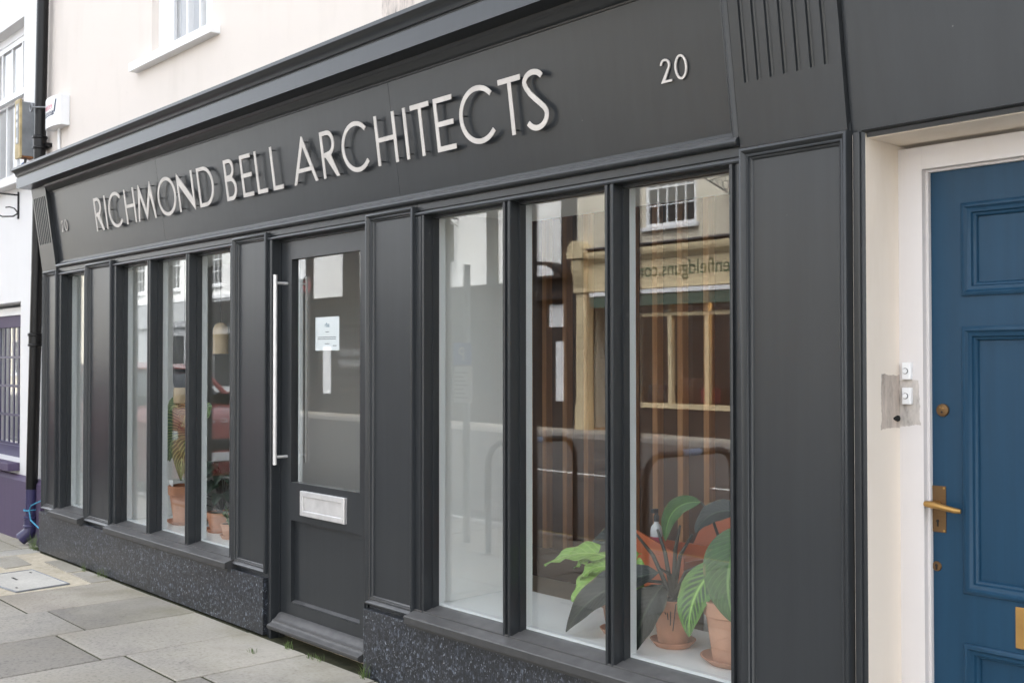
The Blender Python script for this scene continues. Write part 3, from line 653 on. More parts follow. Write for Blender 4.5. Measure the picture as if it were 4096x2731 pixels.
def letter(ch, x, zb, hgt, wid, part, off, root, mats, name, th=.0018, pins=True):
    cu = bpy.data.curves.new('glyph', 'CURVE'); cu.dimensions = '2D'; cu.fill_mode = 'BOTH'; cu.extrude = th/hgt; cu.resolution_u = 1
    for loop in glyph(ch, wid/hgt):
        sp = cu.splines.new('POLY'); sp.points.add(len(loop)-1)
        for i, (a, b_) in enumerate(loop): sp.points[i].co = (a, b_, 0, 1)
        sp.use_cyclic_u = True
    tmp = bpy.data.objects.new('tmp_glyph', cu); C.objects.link(tmp)
    dg = bpy.context.evaluated_depsgraph_get(); me = bpy.data.meshes.new_from_object(tmp.evaluated_get(dg)); bpy.data.objects.remove(tmp)
    s8, c8 = math.sin(R(8)), math.cos(R(8))
    mw = Matrix(((hgt, 0, 0, x), (0, -s8*hgt, -c8*hgt, cy(zb, PANEL0)-off*c8), (0, c8*hgt, -s8*hgt, zb), (0, 0, 0, 1)))
    me.transform(Matrix.Translation(-ORG[root.name])@mw); me.materials.clear()
    for m in mats: me.materials.append(m)
    if pins:
        loop = glyph(ch, wid/hgt)[0]; bm = bmesh.new(); bm.from_mesh(me)
        tops = {'I': [(.06, .1), (.06, .9)], 'T': [(wid/hgt/2, .08), (.05, .94), (wid/hgt-.05, .94)], 'O': [(.06, .5), (wid/hgt-.06, .5), (wid/hgt*.72, .93)], 'C': [(.06, .55), (wid/hgt*.7, .94), (wid/hgt*.7, .06)], 'A': [(.07, .06), (wid/hgt-.07, .06), (wid/hgt/2, .9)], 'L': [(.05, .92), (.05, .07), (wid/hgt-.06, .05)], 'R': [(.05, .92), (.05, .07), (wid/hgt-.08, .04), (.28, .95)], 'B': [(.05, .92), (.05, .07), (wid/hgt-.16, .05)], 'D': [(.05, .92), (.05, .07), (wid/hgt-.05, .5)], 'M': [(.05, .06), (wid/hgt-.05, .06), (wid/hgt*.19, .9), (wid/hgt*.81, .9)], 'S': [(wid/hgt/2, .04), (wid/hgt/2, .96), (wid/hgt/2, .5)], 'E': [(.05, .92), (.05, .07), (wid/hgt-.06, .05), (wid/hgt-.06, .95)]}.get(ch, [(.06, .08), (.06, .92), (wid/hgt-.07, .08), (wid/hgt-.07, .92)])
        for a, b_ in tops:
            q0 = mw@Vector((a, b_, -.0)); q1 = q0+Vector((0, c8, s8))*(off-.001)
            tb = MB().tube([q0-ORG[root.name], q1-ORG[root.name]], .0035, 6, 1)
            vs = [bm.verts.new(v) for v in tb.v]
            for f in tb.f:
                fc = bm.faces.new([vs[i] for i in f]); fc.material_index = 1
        bm.to_mesh(me); bm.free()
    return link(name, me, part)
lt = link('sign_lettering', None, sf)
row = [('R', -7.922, .145), ('I', -7.730, .028), ('C', -7.668, .243), ('H', -7.374, .165), ('M', -7.180, .290), ('O', -6.842, .270), ('N', -6.540, .220), ('D', -6.258, .205),
       ('B', -5.905, .130), ('E', -5.706, .124), ('L', -5.535, .112), ('L', -5.360, .108), ('A', -5.138, .240), ('R', -4.842, .150), ('C', -4.650, .242), ('H', -4.350, .167), ('I', -4.116, .028), ('T', -4.056, .141),
       ('E', -3.882, .134), ('C', -3.708, .243), ('T', -3.436, .140), ('S', -3.297, .152)]
for ch, x, w_ in row: letter(ch, x, 2.431, .239, w_, lt, .028, sf, [m_steel, m_pin], 'letter')
hn = link('house_number', None, sf); hn2 = link('house_number', None, sf)
for ch, x, w_ in (('2', -2.577, .052), ('0', -2.509, .056)): letter(ch, x, 2.497, .085, w_, hn, .006, sf, [m_steel, m_pin], 'numeral', .003, False)
for ch, x, w_ in (('2', -8.672, .05), ('0', -8.604, .054)): letter(ch, x, 2.495, .085, w_, hn2, .006, sf, [m_steel, m_pin], 'numeral', .003, False)

# ================================================================== text helper (flat print, thin raised lettering)
def text_mesh(body, size, ext=.0, align='LEFT', sx=1.0, name='lettering'):
    cu = bpy.data.curves.new('txt', 'FONT'); cu.body = body; cu.size = size; cu.extrude = ext; cu.align_x = align; cu.resolution_u = 3
    tmp = bpy.data.objects.new('tmp_txt', cu); C.objects.link(tmp)
    dg = bpy.context.evaluated_depsgraph_get(); me = bpy.data.meshes.new_from_object(tmp.evaluated_get(dg)); bpy.data.objects.remove(tmp)
    me.transform(Matrix.Diagonal((sx, 1, 1, 1))); me.name = name; return me
def text_part(name, body, size, m, frame, parent, root, ext=.001, align='LEFT', sx=1.0, fit=None):
    """frame: 4x4 world matrix, local x along the line, z out of the surface"""
    me = text_mesh(body, size, ext, align, sx, name)
    if fit:
        xs_ = [v.co.x for v in me.vertices]; k = fit/(max(xs_)-min(xs_)); me.transform(Matrix.Diagonal((k, 1, 1, 1)))
    me.transform(Matrix.Translation(-ORG[root.name])@frame); me.materials.clear(); me.materials.append(m)
    return link(name, me, parent)
def fr_street(x, y, z, tilt=0): # facing the street (-Y), reading towards +X
    return Matrix(((1, 0, 0, x), (0, 0, -1, y), (0, 1, 0, z), (0, 0, 0, 1)))
def fr_opp(x, y, z):            # facing +Y, reading towards -X
    return Matrix(((-1, 0, 0, x), (0, 0, 1, y), (0, 1, 0, z), (0, 0, 0, 1)))
m_ink = simple('grey_ink', (.12, .13, .15), .8); m_inkb = simple('blue_ink', (.05, .16, .24), .8); m_red = simple('red_ink', (.55, .05, .10), .5); m_inkd = simple('dark_print', (.05, .06, .09), .6)

# ================================================================== DOORWAY WITH THE BLUE DOOR
dw = thing('entrance_doorway', 'recessed cream doorway with a blue panelled front door, right of the shopfront', 'doorway', (-1.2, .1, GZ))
# outer stepped grey architrave beside the last pilaster
arch = [(-1.822, .05), (-1.822, .028), (-1.8125, .028), (-1.8115, .004), (-1.792, .002), (-1.789, .005), (-1.7885, .012), (-1.7745, .013), (-1.774, .05)]
obj('architrave', MB().pz(arch, -.06, 2.199).px([(.03, 2.2025), (-.004, 2.2025), (-.010, 2.2005), (-.006, 2.197), (.020, 2.196), (.022, 2.183), (.03, 2.183)], -1.775, .4), m_grey, dw)
rv = MB(); rv.box(-1.819, -1.7735, .0145, .34, -.06, 2.1955); rv.box(-1.7735, .4, .0305, .34, 2.18, 2.1955); rv.box(-.55, .4, .0525, .34, -.06, 2.18)
obj('reveal', rv, m_reveal, dw)
frm = MB(); frm.box(-1.7733, -1.693, .212, .30, -.06, 2.166); frm.box(-.63, -.551, .212, .30, -.06, 2.166); frm.box(-1.693, -.63, .2125, .30, 2.094, 2.166)
frm.box(-1.693, -1.684, .236, .30, -.06, 2.094); frm.box(-1.684, -.63, .236, .30, 2.086, 2.0935)
obj('door_frame', frm, m_frame_w, dw)
obj('doorstep', MB().cbox(-1.774, -.551, .0, .34, -.055, .10, .01), m_conc, dw)
DY = .252
bd = MB(); X0, X1 = -1.684, -.64
PNL = [(-1.582, -1.205, 1.690, 1.976), (-1.582, -1.205, .770, 1.592), (-1.582, -1.205, .20, .612), (-1.095, -.735, 1.690, 1.976), (-1.095, -.735, .770, 1.592), (-1.095, -.735, .20, .612)]
zs = [(.10, .20), (.612, .770), (1.592, 1.690), (1.976, 2.094)]
bd.box(X0, -1.582, DY, DY+.045, .10, 2.092); bd.box(-1.205, -1.095, DY, DY+.045, .10, 2.092); bd.box(-.735, X1, DY, DY+.045, .10, 2.092)
for a, b_ in zs:
    for xa, xb in ((-1.582, -1.205), (-1.095, -.735)): bd.box(xa, xb, DY, DY+.045, a, b_ if b_ < 2.09 else 2.092)
front_door = obj('front_door', bd, m_blue, dw)
bol = [(0, DY+.003), (0, DY-.006), (.005, DY-.011), (.013, DY-.012), (.018, DY-.006), (.021, DY-.004), (.030, DY-.002), (.034, DY+.006), (.037, DY+.007), (.042, DY+.012), (.044, DY+.02)]
for xa, xb, za, zb in PNL:
    sub('door_panel', MB().box(xa+.01, xb-.01, DY+.02, DY+.04, za+.01, zb-.01), m_blue, front_door, dw)
    sub('panel_moulding', MB().sweep_rect(xa-.002, xb+.002, za-.002, zb+.002, bol), m_blue, front_door, dw, True)
hp = MB().cbox(-1.691, -1.640, DY-.003, DY, .947, 1.093, .001)
lv = MB().tube([(-1.668, DY-.002, 1.036), (-1.668, DY-.04, 1.036)], .012, 14)
lv.tube([(-1.688, DY-.045, 1.038), (-1.676, DY-.046, 1.038), (-1.66, DY-.047, 1.037), (-1.62, DY-.047, 1.031), (-1.59, DY-.046, 1.026), (-1.573, DY-.043, 1.025)], [.0085, .0105, .0105, .0095, .0088, .007], 12)
sub('handle_plate', hp, m_brassdk, front_door, dw); sub('lever_handle', lv, m_brass, front_door, dw, True)
kh = MB().tube([(-1.667, DY-.0045, .982), (-1.667, DY-.003, .982)], .005, 10); kh.box(-1.6695, -1.6645, DY-.0044, DY-.003, .965, .982); sub('keyhole', kh, m_dark, front_door, dw)
for x, z in ((-1.685, 1.087), (-1.646, 1.087), (-1.685, .953), (-1.646, .953)): sub('screw', MB().tube([(x, DY-.0042, z), (x, DY-.003, z)], .0035, 8), m_brass, front_door, dw)
es = MB().tube([(-1.672, DY-.004, .839), (-1.672, DY-.0005, .839)], [.014, .016], 20); es = sub('escutcheon', es, m_brassdk, front_door, dw, True)
kh = MB().tube([(-1.672, DY-.0055, .842), (-1.672, DY-.004, .842)], .0045, 10); kh.box(-1.6745, -1.6695, DY-.0054, DY-.004, .829, .842); sub('keyhole', kh, m_dark, front_door, dw)
yl = MB().tube([(-1.648, DY-.009, 1.332), (-1.648, DY-.007, 1.332), (-1.648, DY-.0005, 1.332)], [.016, .0195, .0205], 24); sub('cylinder_lock', yl, m_brassdk, front_door, dw, True)
text_part('maker_mark', 'Yale', .010, m_brass, fr_street(-1.648, DY-.0092, 1.336), front_door, dw, .0002, 'CENTER')
kh = MB().tube([(-1.648, DY-.0105, 1.326), (-1.648, DY-.009, 1.326)], .0035, 10); sub('keyhole', kh, m_dark, front_door, dw)
sub('letter_plate', MB().cbox(-1.426, -1.16, DY-.006, DY-.0005, .630, .753, .002), m_brass, front_door, dw)
for z0, z1 in ((1.428, 1.482), (1.349, 1.402)):
    b_ = obj('bell_push', MB().cbox(-1.757, -1.727, .196, .2115, z0, z1, .0025), m_plastic, dw); zc = (z0+z1)/2
    sub('bezel', MB().tube([(-1.745, .1945, zc), (-1.745, .196, zc)], .0095, 20), m_pin, b_, dw)
    sub('button', MB().tube([(-1.745, .1915, zc), (-1.745, .1945, zc)], .0078, 20), m_white, b_, dw)
o = obj('plaster_hole', MB().tube([(-1.776, .205, 1.305), (-1.768, .188, 1.303), (-1.7725, .172, 1.304)], [.008, .010, .003], 8), m_dark, dw)

# ================================================================== NEIGHBOURING WHITE BUILDING (left)
nb = thing('neighbour_building', 'white rendered building with purple base and purple barred window, left of the drainpipe', 'building', (-11, .1, GZ))
ux0, ux1, uz0, uz1 = -11.35, -9.95, 3.11, 4.52     # upper window opening
lx0, lx1, lz0, lz1 = -11.6, -9.99, .60, 2.01
wl = MB()
wl.box(-30, lx0, WY, WY+.35, .3, 9); wl.box(lx1, -9.362, WY, WY+.35, .3, uz0-.0); wl.box(lx0, lx1, WY, WY+.35, .3, lz0); wl.box(lx0, lx1, WY, WY+.35, lz1, uz0)
wl.box(lx0, ux0, WY, WY+.35, uz0, 9); wl.box(ux1, -9.362, WY, WY+.35, uz0, 9); wl.box(ux0, ux1, WY, WY+.35, uz1, 9)
obj('wall', wl, m_nbwhite, nb)
obj('painted_base', MB().px([(.1, -.3), (.05, -.3), (.05, .455), (.075, .49), (.1, .495)], -30, -9.30), m_purple, nb)
obj('room_wall', MB().box(-12.5, -9.5, 1.4, 1.45, .2, 5.2).box(-9.55, -9.5, .45, 1.4, .2, 5.2), simple('dim_room', (.25, .26, .27), .9), nb)
u = obj('sash_window', MB().box(ux1-.07, ux1, WY+.10, WY+.2, uz0, uz1).box(ux0, ux0+.07, WY+.1, WY+.2, uz0, uz1).box(ux0+.07, ux1-.07, WY+.1, WY+.2, uz1-.07, uz1), m_white, nb)
zm = 3.92
sub('upper_sash', MB().box(ux1-.115, ux1-.07, WY+.11, WY+.15, zm, uz1-.07).box(ux0+.07, ux0+.115, WY+.11, WY+.15, zm, uz1-.07).box(ux0+.115, ux1-.115, WY+.11, WY+.15, zm, zm+.05).box(ux0+.115, ux1-.115, WY+.11, WY+.15, uz1-.12, uz1-.07), m_white, u, nb)
sub('lower_sash', MB().box(ux1-.115, ux1-.07, WY+.155, WY+.195, uz0, zm+.03).box(ux0+.07, ux0+.115, WY+.155, WY+.195, uz0, zm+.03).box(ux0+.115, ux1-.115, WY+.155, WY+.195, zm-.02, zm+.03).box(ux0+.115, ux1-.115, WY+.155, WY+.195, uz0, uz0+.06), m_white, u, nb)
for k in (1, 2, 3):
    xb = ux0+.115+(ux1-ux0-.23)*k/4
    sub('glazing_bar', MB().box(xb-.012, xb+.012, WY+.115, WY+.145, zm+.05, uz1-.12).box(xb-.012, xb+.012, WY+.16, WY+.19, uz0+.06, zm-.02), m_white, u, nb)
sub('pane', MB().box(ux0+.115, ux1-.115, WY+.128, WY+.133, zm+.05, uz1-.12).box(ux0+.115, ux1-.115, WY+.173, WY+.178, uz0+.06, zm-.02), m_glass_thin, u, nb)
sub('sill', MB().cbox(ux0-.2, -9.66, .0, WY+.2, uz0-.085, uz0-.005, .006), m_nbwhite, u, nb)
lw = obj('barred_window', MB().box(lx1-.10, lx1-.06, WY+.13, WY+.22, lz0, lz1-.06).box(lx0, lx1-.10, WY+.13, WY+.22, lz1-.10, lz1-.03), m_white, nb)
sub('head_board', MB().box(lx0, lx1-.10, WY+.15, WY+.2, lz1-.21, lz1-.10), m_purple, lw, nb)
for k in range(10): sub('window_bar', MB().box(lx1-.20-k*.135, lx1-.178-k*.135, WY+.172, WY+.182, lz0+.1, lz1-.21), m_purpledk, lw, nb)
for k in range(4): sub('cross_bar', MB().box(lx0, lx1-.10, WY+.165, WY+.186, lz0+.1+k*.27, lz0+.122+k*.27), m_purpledk, lw, nb)
sub('bottom_rail', MB().box(lx0, lx1-.10, WY+.15, WY+.2, lz0, lz0+.1), m_purpledk, lw, nb)
sub('pane', MB().box(lx0, lx1-.10, WY+.19, WY+.195, lz0, lz1-.2), m_glass_thin, lw, nb)
sub('sill', MB().cbox(lx0-.1, -9.985, -.0, WY+.2, lz0-.075, lz0-.005, .008), m_purple, lw, nb)
obj('roof', MB().box(-30, -9.37, -.3, 5, 9, 9.1), simple('slate_b', (.07, .07, .08), .7, 0, .2, 3), nb)
obj('back_wall', MB().box(-30, -9.37, 4.9, 5, -.3, 9), m_nbwhite, nb)

# drainpipe
dp = thing('drainpipe', 'black round drainpipe turning purple near the pavement, left of the shopfront', 'drainpipe', (-9.42, .03, GZ))
ptz = lambda z: (-9.405 + (z-1.3)*.052 if z < 2.2 else -9.358 + (z-2.2)*.043, .028, z)
obj('pipe', MB().tube([ptz(z) for z in (.42, 1.2, 2.2, 3.2, 4.6, 8.9)], .047, 18), m_black, dp, True)
obj('painted_pipe', MB().tube([ptz(z) for z in (.10, .42)], .0475, 18), m_purpledk, dp, True)
for z, m in ((1.655, m_black), (3.29, m_black), (5.3, m_black)):
    x, y, _ = ptz(z); cl = MB().lathe([(.048, 0), (.060, .005), (.060, .018), (.054, .024), (.054, .085), (.061, .092), (.061, .108), (.049, .115)], x, y, 18, z-.05)
    cl.box(x-.085, x+.085, y+.02, y+.07, z-.03, z+.0); obj('pipe_collar', cl, m, dp, True)
x, y, _ = ptz(.12); cl = MB().lathe([(.048, 0), (.062, .005), (.062, .016), (.055, .022), (.055, .07), (.062, .077), (.062, .09), (.049, .095)], x, y, 18, .10); obj('pipe_collar', cl, m_purpledk, dp, True)
obj('outlet_shoe', MB().tube([(x, y, .12), (x, y, .085), (x-.008, y-.014, .055), (x-.026, y-.042, .025), (x-.042, y-.066, .003)], .054, 16, cap=False).tube([(x-.008, y-.014, .055), (x-.026, y-.042, .025), (x-.04, y-.063, .005)], .05, 16), [m_purpledk], dp, True)
st = MB(); st.tube([(x+.052*math.cos(a*.45), y+.055*math.sin(a*.45), .245+.004*math.sin(a)) for a in range(15)], .006, 6); st.tube([(x+.045, y-.03, .245), (x+.09, y-.03, .29), (-9.12, .03, .37)], .005, 6); st.tube([(x+.045, y-.03, .245), (x+.085, y-.03, .17), (-9.12, .02, .09)], .006, 6)
tag(obj('string', st, m_string), 'light blue string knotted round the foot of the drainpipe', 'string')

# alarm box
ab = thing('alarm_box', 'white wall-mounted alarm bell box with red and navy lettering', 'alarm box', (-8.93, .1, 3.36))
bm_prof = []
n_ = 10
for i in range(n_+1):
    t_ = -1+2*i/n_; bm_prof.append((-8.93+.205*t_, .0+.025*t_*t_*1.0))
body = MB().pz([(-8.725, .097), (-9.135, .097), (-9.135, .055)] + [(x, y+.0) for x, y in bm_prof] + [(-8.725, .055)], 3.375, 3.615)
obj('housing', body, m_plastic, ab, True)
def wrap(o, off):       # lay flat print onto the bowed lid
    for v in o.data.vertices: X_ = v.co.x+ORG[ab.name].x; v.co.y = .025*((X_+8.93)/.205)**2-off-ORG[ab.name].y
wrap(text_part('lettering', 'wessex', .085, m_red, fr_street(-9.10, 0, 3.515), ab, ab, 0, fit=.24), .0012)
bnd = MB()
for k in range(12): x_ = -9.105+k*.0225; bnd.add([(x_, 0, 3.462), (x_+.0225, 0, 3.462), (x_+.0225, 0, 3.498), (x_, 0, 3.498)], [(0, 1, 2, 3)])
wrap(obj('print_band', bnd, m_inkd, ab), .0009)
wrap(text_part('lettering', 'FIRE & SECURITY', .034, m_plastic, fr_street(-9.10, 0, 3.469), ab, ab, 0, fit=.235), .0015)
wrap(obj('print_mark', MB().add([(-8.84, 0, 3.50), (-8.815, 0, 3.475), (-8.785, 0, 3.585), (-8.81, 0, 3.585)], [(0, 1, 2, 3)]), m_inkd, ab), .0012)
ab.scale.x = .84; ab.location.x = -9.0
cb = MB().tube([(-9.03, .085, 3.376), (-9.03, .09, 3.05)], .012, 8); tag(obj('cable_conduit', cb, m_white, None, True), 'thin white cable conduit running down from the alarm box', 'conduit')

# projecting sign box behind the pipe
sb = thing('sign_box', 'rusty grey metal sign box fixed to the white wall behind the drainpipe', 'sign box', (-9.72, .04, 3.2))
obj('box', MB().cbox(-9.78, -9.66, -.005, .098, 3.235, 3.70, .006), m_galv, sb)
obj('face_panel', MB().cbox(-9.785, -9.655, -.025, -.005, 3.215, 3.72, .004), simple('yellowed_panel', (.42, .33, .17), .6, 0, .25, 12), sb)
obj('letter_strip', MB().box(-9.75, -9.68, -.0275, -.0251, 3.34, 3.68), simple('grey_strip', (.25, .26, .26), .5), sb)
for k, z in enumerate((3.64, 3.57, 3.50, 3.37)): obj('letter_mark', MB().tube([(-9.715+.012*math.cos(a*.63), -.0285, z+.022*math.sin(a*.63)) for a in range(11)], .005, 5), m_plastic, sb)
obj('rust_edge', MB().box(-9.782, -9.658, -.004, .098, 3.225, 3.2345), m_rust, sb)
obj('cable', MB().tube([(-9.70, .04, 3.22), (-9.70, .03, 3.15), (-9.69, .06, 3.03)], .011, 8), m_iron, sb)
obj('connector', MB().lathe([(.02, 0), (.030, .02), (.027, .065), (.014, .08)], -9.735, .04, 14, 3.11), simple('blue_plastic', (.01, .06, .2), .4), sb, True)
obj('connector_cap', MB().lathe([(.026, 0), (.03, .005), (.03, .04), (.02, .042)], -9.735, .04, 14, 3.07), m_plastic, sb, True)
rg = MB().tube([(-9.30+.028*math.cos(a*.42), -.045, 3.575+.028*math.sin(a*.42)) for a in range(16)], .008, 8); rg.tube([(-9.272, -.045, 3.575), (-9.13, .05, 3.565)], .006, 6)
tag(obj('eye_bolt', rg, m_galv), 'small grey ring bolt beside the alarm box in front of the drainpipe', 'bolt')
# wrought bracket on the neighbour
br = MB().box(-10.06, -10.045, .085, .0995, 2.74, 2.98).tube([(-10.05, .09, 2.95), (-10.05, -.3, 2.955), (-10.05, -.75, 2.955)], .008, 6)
br.tube([(-10.05, .09, 2.79), (-10.05, .05, 2.76), (-10.05, -.04, 2.75), (-10.05, -.2, 2.8), (-10.05, -.45, 2.95)], .007, 6).tube([(-10.05, .09, 2.79), (-10.05, .06, 2.83), (-10.05, .02, 2.84), (-10.05, -.015, 2.832)], .006, 6)
tag(obj('hanging_bracket', br, m_iron), 'black wrought-iron hanging bracket on the white wall below the upper sill', 'bracket')

# ================================================================== INTERIOR OF THE SHOP
for nm, x0, x1, lab in (('R', -4.075, -2.20, 'white window display platform behind the three right-hand panes'), ('L', -7.68, -5.805, 'white window display platform behind the three left-hand panes'), ('S', -8.78, -8.16, 'white window display platform behind the single narrow pane')):
    t = thing('display_box', lab, 'display platform', ((x0+x1)/2, .35, .06))
    obj('platform', MB().box(x0, x1, .1195, .625, .06, .348), m_whitein, t)
    obj('side_panel', MB().box(x0, x0+.018, .1195, .625, .3485, 2.19), m_whitein, t)
    obj('top_panel', MB().box(x0, x1, .1195, .68, 2.1905, 2.21), m_whitein, t)
    if nm == 'S': obj('back_panel', MB().box(x0+.018, x1, .60, .625, .3485, 2.19), m_whitein, t)
ss = thing('slat_screen', 'brown timber slat screen behind the right-hand window plants', 'screen', (-4.2, 1.9, .28))
obj('backing_board', MB().box(-6.6, -1.82, 1.93, 1.96, .06, 2.44), m_slatbk, ss)
for k in range(25): obj('slat', MB().box(-6.53+k*.19, -6.492+k*.19, 1.875, 1.9295, .26, 2.42), m_slat, ss)
obj('skirting', MB().box(-6.6, -1.82, 1.90, 1.9295, .062, .25), m_slatbk, ss)
lob = thing('lobby_partition', 'white partition standing inside the shop door', 'partition', (-5.75, .9, .06))
obj('panel', MB().box(-5.80, -5.77, .12, 2.2, .0605, 2.449), m_whitein, lob)
# notice inside the door glass
nt_ = thing('door_notice', 'white paper notice taped inside the shop door glass', 'notice', (-4.98, .088, 1.55))
obj('paper', MB().box(-5.10, -4.866, .0865, .0875, 1.543, 1.722), simple('paper', (.88, .89, .91), .8), nt_)
text_part('logo', 'rba', .036, m_inkb, fr_street(-4.983, .086, 1.668), nt_, nt_, .0002, 'CENTER')
for z, wd, x in ((1.640, .03, -4.983), (1.612, .17, -4.99), (1.602, .17, -4.99), (1.577, .045, -4.983), (1.566, .03, -4.91)):
    for j in range(int(wd/.012)+1): obj('print_line', MB().box(x-wd/2+j*.012, x-wd/2+j*.012+.009, .0858, .0864, z, z+.004), m_ink, nt_)

# ---- plants
def leaf_mesh(name, B, T, width, sag, m, nrm=(0, -1, .4), fold=.12, nl=14, nw=8, shape='lance', wave=.003):
    B, T = Vector(B), Vector(T); mid = (B+T)/2+Vector(sag); nrm = Vector(nrm).normalized()
    vs = []; uvs = []; rows = []
    for i in range(nl+1):
        t_ = i/nl; p = B*(1-t_)**2+mid*2*t_*(1-t_)+T*t_**2; d = ((mid-B)*(1-t_)*2+(T-mid)*t_*2).normalized()
        s = d.cross(nrm); s = s.normalized() if s.length > 1e-4 else Vector((1, 0, 0)); up_ = s.cross(d)
        if shape == 'lance': wv_ = math.sin(math.pi*min(1, t_**.8))**.75 if 0 < t_ < 1 else .02
        else: wv_ = (math.sin(math.pi*t_**.55)**.9 if 0 < t_ < 1 else .03)
        wv_ = max(wv_, .02)
        for j in range(nw+1):
            a = -1+2*j/nw; ww = wave*math.sin(t_*19+a*2+B.x*40)*abs(a)
            q = p+s*(a*width/2*wv_)+up_*(fold*width*abs(a)*wv_+ww); vs.append(q); uvs.append((j/nw, t_))
    fs = [(i*(nw+1)+j, i*(nw+1)+j+1, (i+1)*(nw+1)+j+1, (i+1)*(nw+1)+j) for i in range(nl) for j in range(nw)]
    me = bpy.data.meshes.new(name); me.from_pydata([v[:] for v in vs], [], fs); uvl = me.uv_layers.new(name='UVMap')
    for li, lp in enumerate(me.loops): uvl.data[li].uv = uvs[lp.vertex_index]
    me.materials.append(m)
    for p in me.polygons: p.use_smooth = True
    me.update(); return me
def leaf(root, *a, **k):
    me = leaf_mesh('leaf', *a, **k); me.transform(Matrix.Translation(-ORG[root.name])); return link('leaf', me, root)
def pot(root, x, y, z, r, hgt, m, saucer=True, taper=.72):
    obj('pot', MB().lathe([(r*taper, 0), (r*.93, hgt*.74), (r*1.0, hgt*.76), (r*1.03, hgt*.99), (r*1.0, hgt), (r*.92, hgt), (r*.9, hgt*.93), (.01, hgt*.93)], x, y, 32, z+.012), m, root, True)
    obj('soil', MB().lathe([(r*.9, 0), (r*.9, .004), (.01, .012)], x, y, 20, z+.012+hgt*.90), m_soil, root)
    if saucer: obj('saucer', MB().lathe([(r*.85, 0), (r*1.08, .022), (r*1.12, .026), (r*1.05, .027), (r*.85, .011), (.01, .011)], x, y, 32, z), m, root, True)
FZ = .3485
def stem(root, pts, r, m): return obj('stem', MB().tube(pts, r, 6), m, root, True)
# A: lime plant in a small pot with drooping dark leaves (left)
A = thing('potted_plant', 'lime-green leafed plant in a small terracotta pot, leftmost behind the right-hand window', 'potted plant', (-3.10, .33, FZ), 'plants in the right-hand window')
pot(A, -3.10, .33, FZ, .075, .13, m_terra2)
for pts in ([(-3.10, .33, .47), (-3.14, .31, .56), (-3.19, .30, .66)], [(-3.10, .33, .47), (-3.12, .32, .55), (-3.13, .31, .62)], [(-3.10, .33, .47), (-3.05, .33, .55), (-3.02, .34, .64)], [(-3.1, .33, .47), (-3.14, .27, .50), (-3.17, .24, .52)]): stem(A, pts, .004, m_stemg)
for a in (((-3.16, .31, .665), (-3.47, .25, .588), .11, (0, 0, .06)), ((-3.19, .30, .66), (-3.30, .26, .60), .07, (0, 0, .02)), ((-3.12, .31, .625), (-3.26, .24, .545), .085, (-.02, -.02, .05)), ((-3.12, .30, .60), (-3.25, .20, .475), .13, (-.03, -.03, .03)), ((-3.08, .30, .57), (-3.20, .18, .46), .12, (-.02, -.05, .02)), ((-3.05, .33, .63), (-2.93, .30, .60), .09, (0, 0, .04)), ((-3.05, .32, .58), (-2.92, .28, .55), .12, (0, -.02, .03)), ((-3.1, .33, .62), (-3.04, .40, .68), .09, (0, 0, .03))):
    leaf(A, *a, m_leaf_lime, shape='heart', wave=.008, nrm=(.1, -.55, .8))
# B: dark-leaved plant in the middle pot
Bp = thing('potted_plant', 'dark-leaved plant with tall brown stalks in the middle terracotta pot', 'potted plant', (-2.83, .35, FZ), 'plants in the right-hand window')
pot(Bp, -2.83, .35, FZ, .082, .178, m_terra)
base = (-2.83, .35, .53)
for e in ((-2.918, .36, .80), (-2.80, .36, .83), (-2.745, .37, .80), (-3.06, .38, .77), (-2.86, .30, .66), (-2.70, .33, .63), (-2.68, .40, .70), (-2.95, .28, .60)):
    mid_ = ((base[0]*.55+e[0]*.45), base[1], base[2]*.4+e[2]*.6+.02); stem(Bp, [base, mid_, e], [.010, .008, .005], m_stem)
for a, mm in ((((-2.86, .30, .64), (-3.22, .135, .365), .15, (-.06, -.06, .08)), m_leaf_dark), (((-2.82, .28, .60), (-2.845, .13, .354), .165, (.02, -.07, .05)), m_leaf_dark), (((-3.06, .38, .77), (-3.27, .33, .655), .115, (-.04, -.02, .02)), m_leaf_dark),
              (((-2.70, .33, .63), (-2.60, .24, .60), .08, (0, 0, .03)), m_leaf_dark)):
    leaf(Bp, *a, mm, nrm=(.15, -.75, .6), wave=.004)
for k in range(4): stem(Bp, [(-2.83+k*.02, .33, .545), (-2.84+k*.025, .29, .53), (-2.80+k*.012, .27, .49-.02*k)], .002, m_stem)
# C: big patterned leaves in the right pot
Cp = thing('potted_plant', 'large plant with broad patterned green leaves in the rightmost terracotta pot', 'potted plant', (-2.51, .33, FZ), 'plants in the right-hand window')
pot(Cp, -2.51, .33, FZ, .118, .225, m_terra2)
cb_ = (-2.51, .33, .575)
for pts in ([cb_, (-2.52, .36, .72), (-2.615, .37, .80), (-2.665, .385, .885), (-2.725, .40, .925)], [cb_, (-2.46, .33, .72), (-2.44, .27, .86)], [cb_, (-2.5, .33, .66), (-2.575, .30, .725)], [cb_, (-2.47, .36, .8), (-2.50, .36, .91)], [cb_, (-2.40, .36, .7), (-2.36, .33, .8)]): stem(Cp, pts, [.006]*len(pts), m_stem)
leaf(Cp, (-2.545, .30, .725), (-2.625, .20, .445), .13, (-.06, -.05, .03), m_leaf_cal, nrm=(.25, -.9, .25), nl=18)
leaf(Cp, (-2.40, .27, .865), (-2.395, .17, .54), .19, (-.07, -.06, .04), m_leaf_mid, nrm=(.3, -.9, .2), nl=18)
leaf(Cp, (-2.725, .40, .925), (-2.875, .36, .755), .075, (-.085, -.01, .085), m_leaf_mid, nrm=(.45, -.8, .3), nl=16)
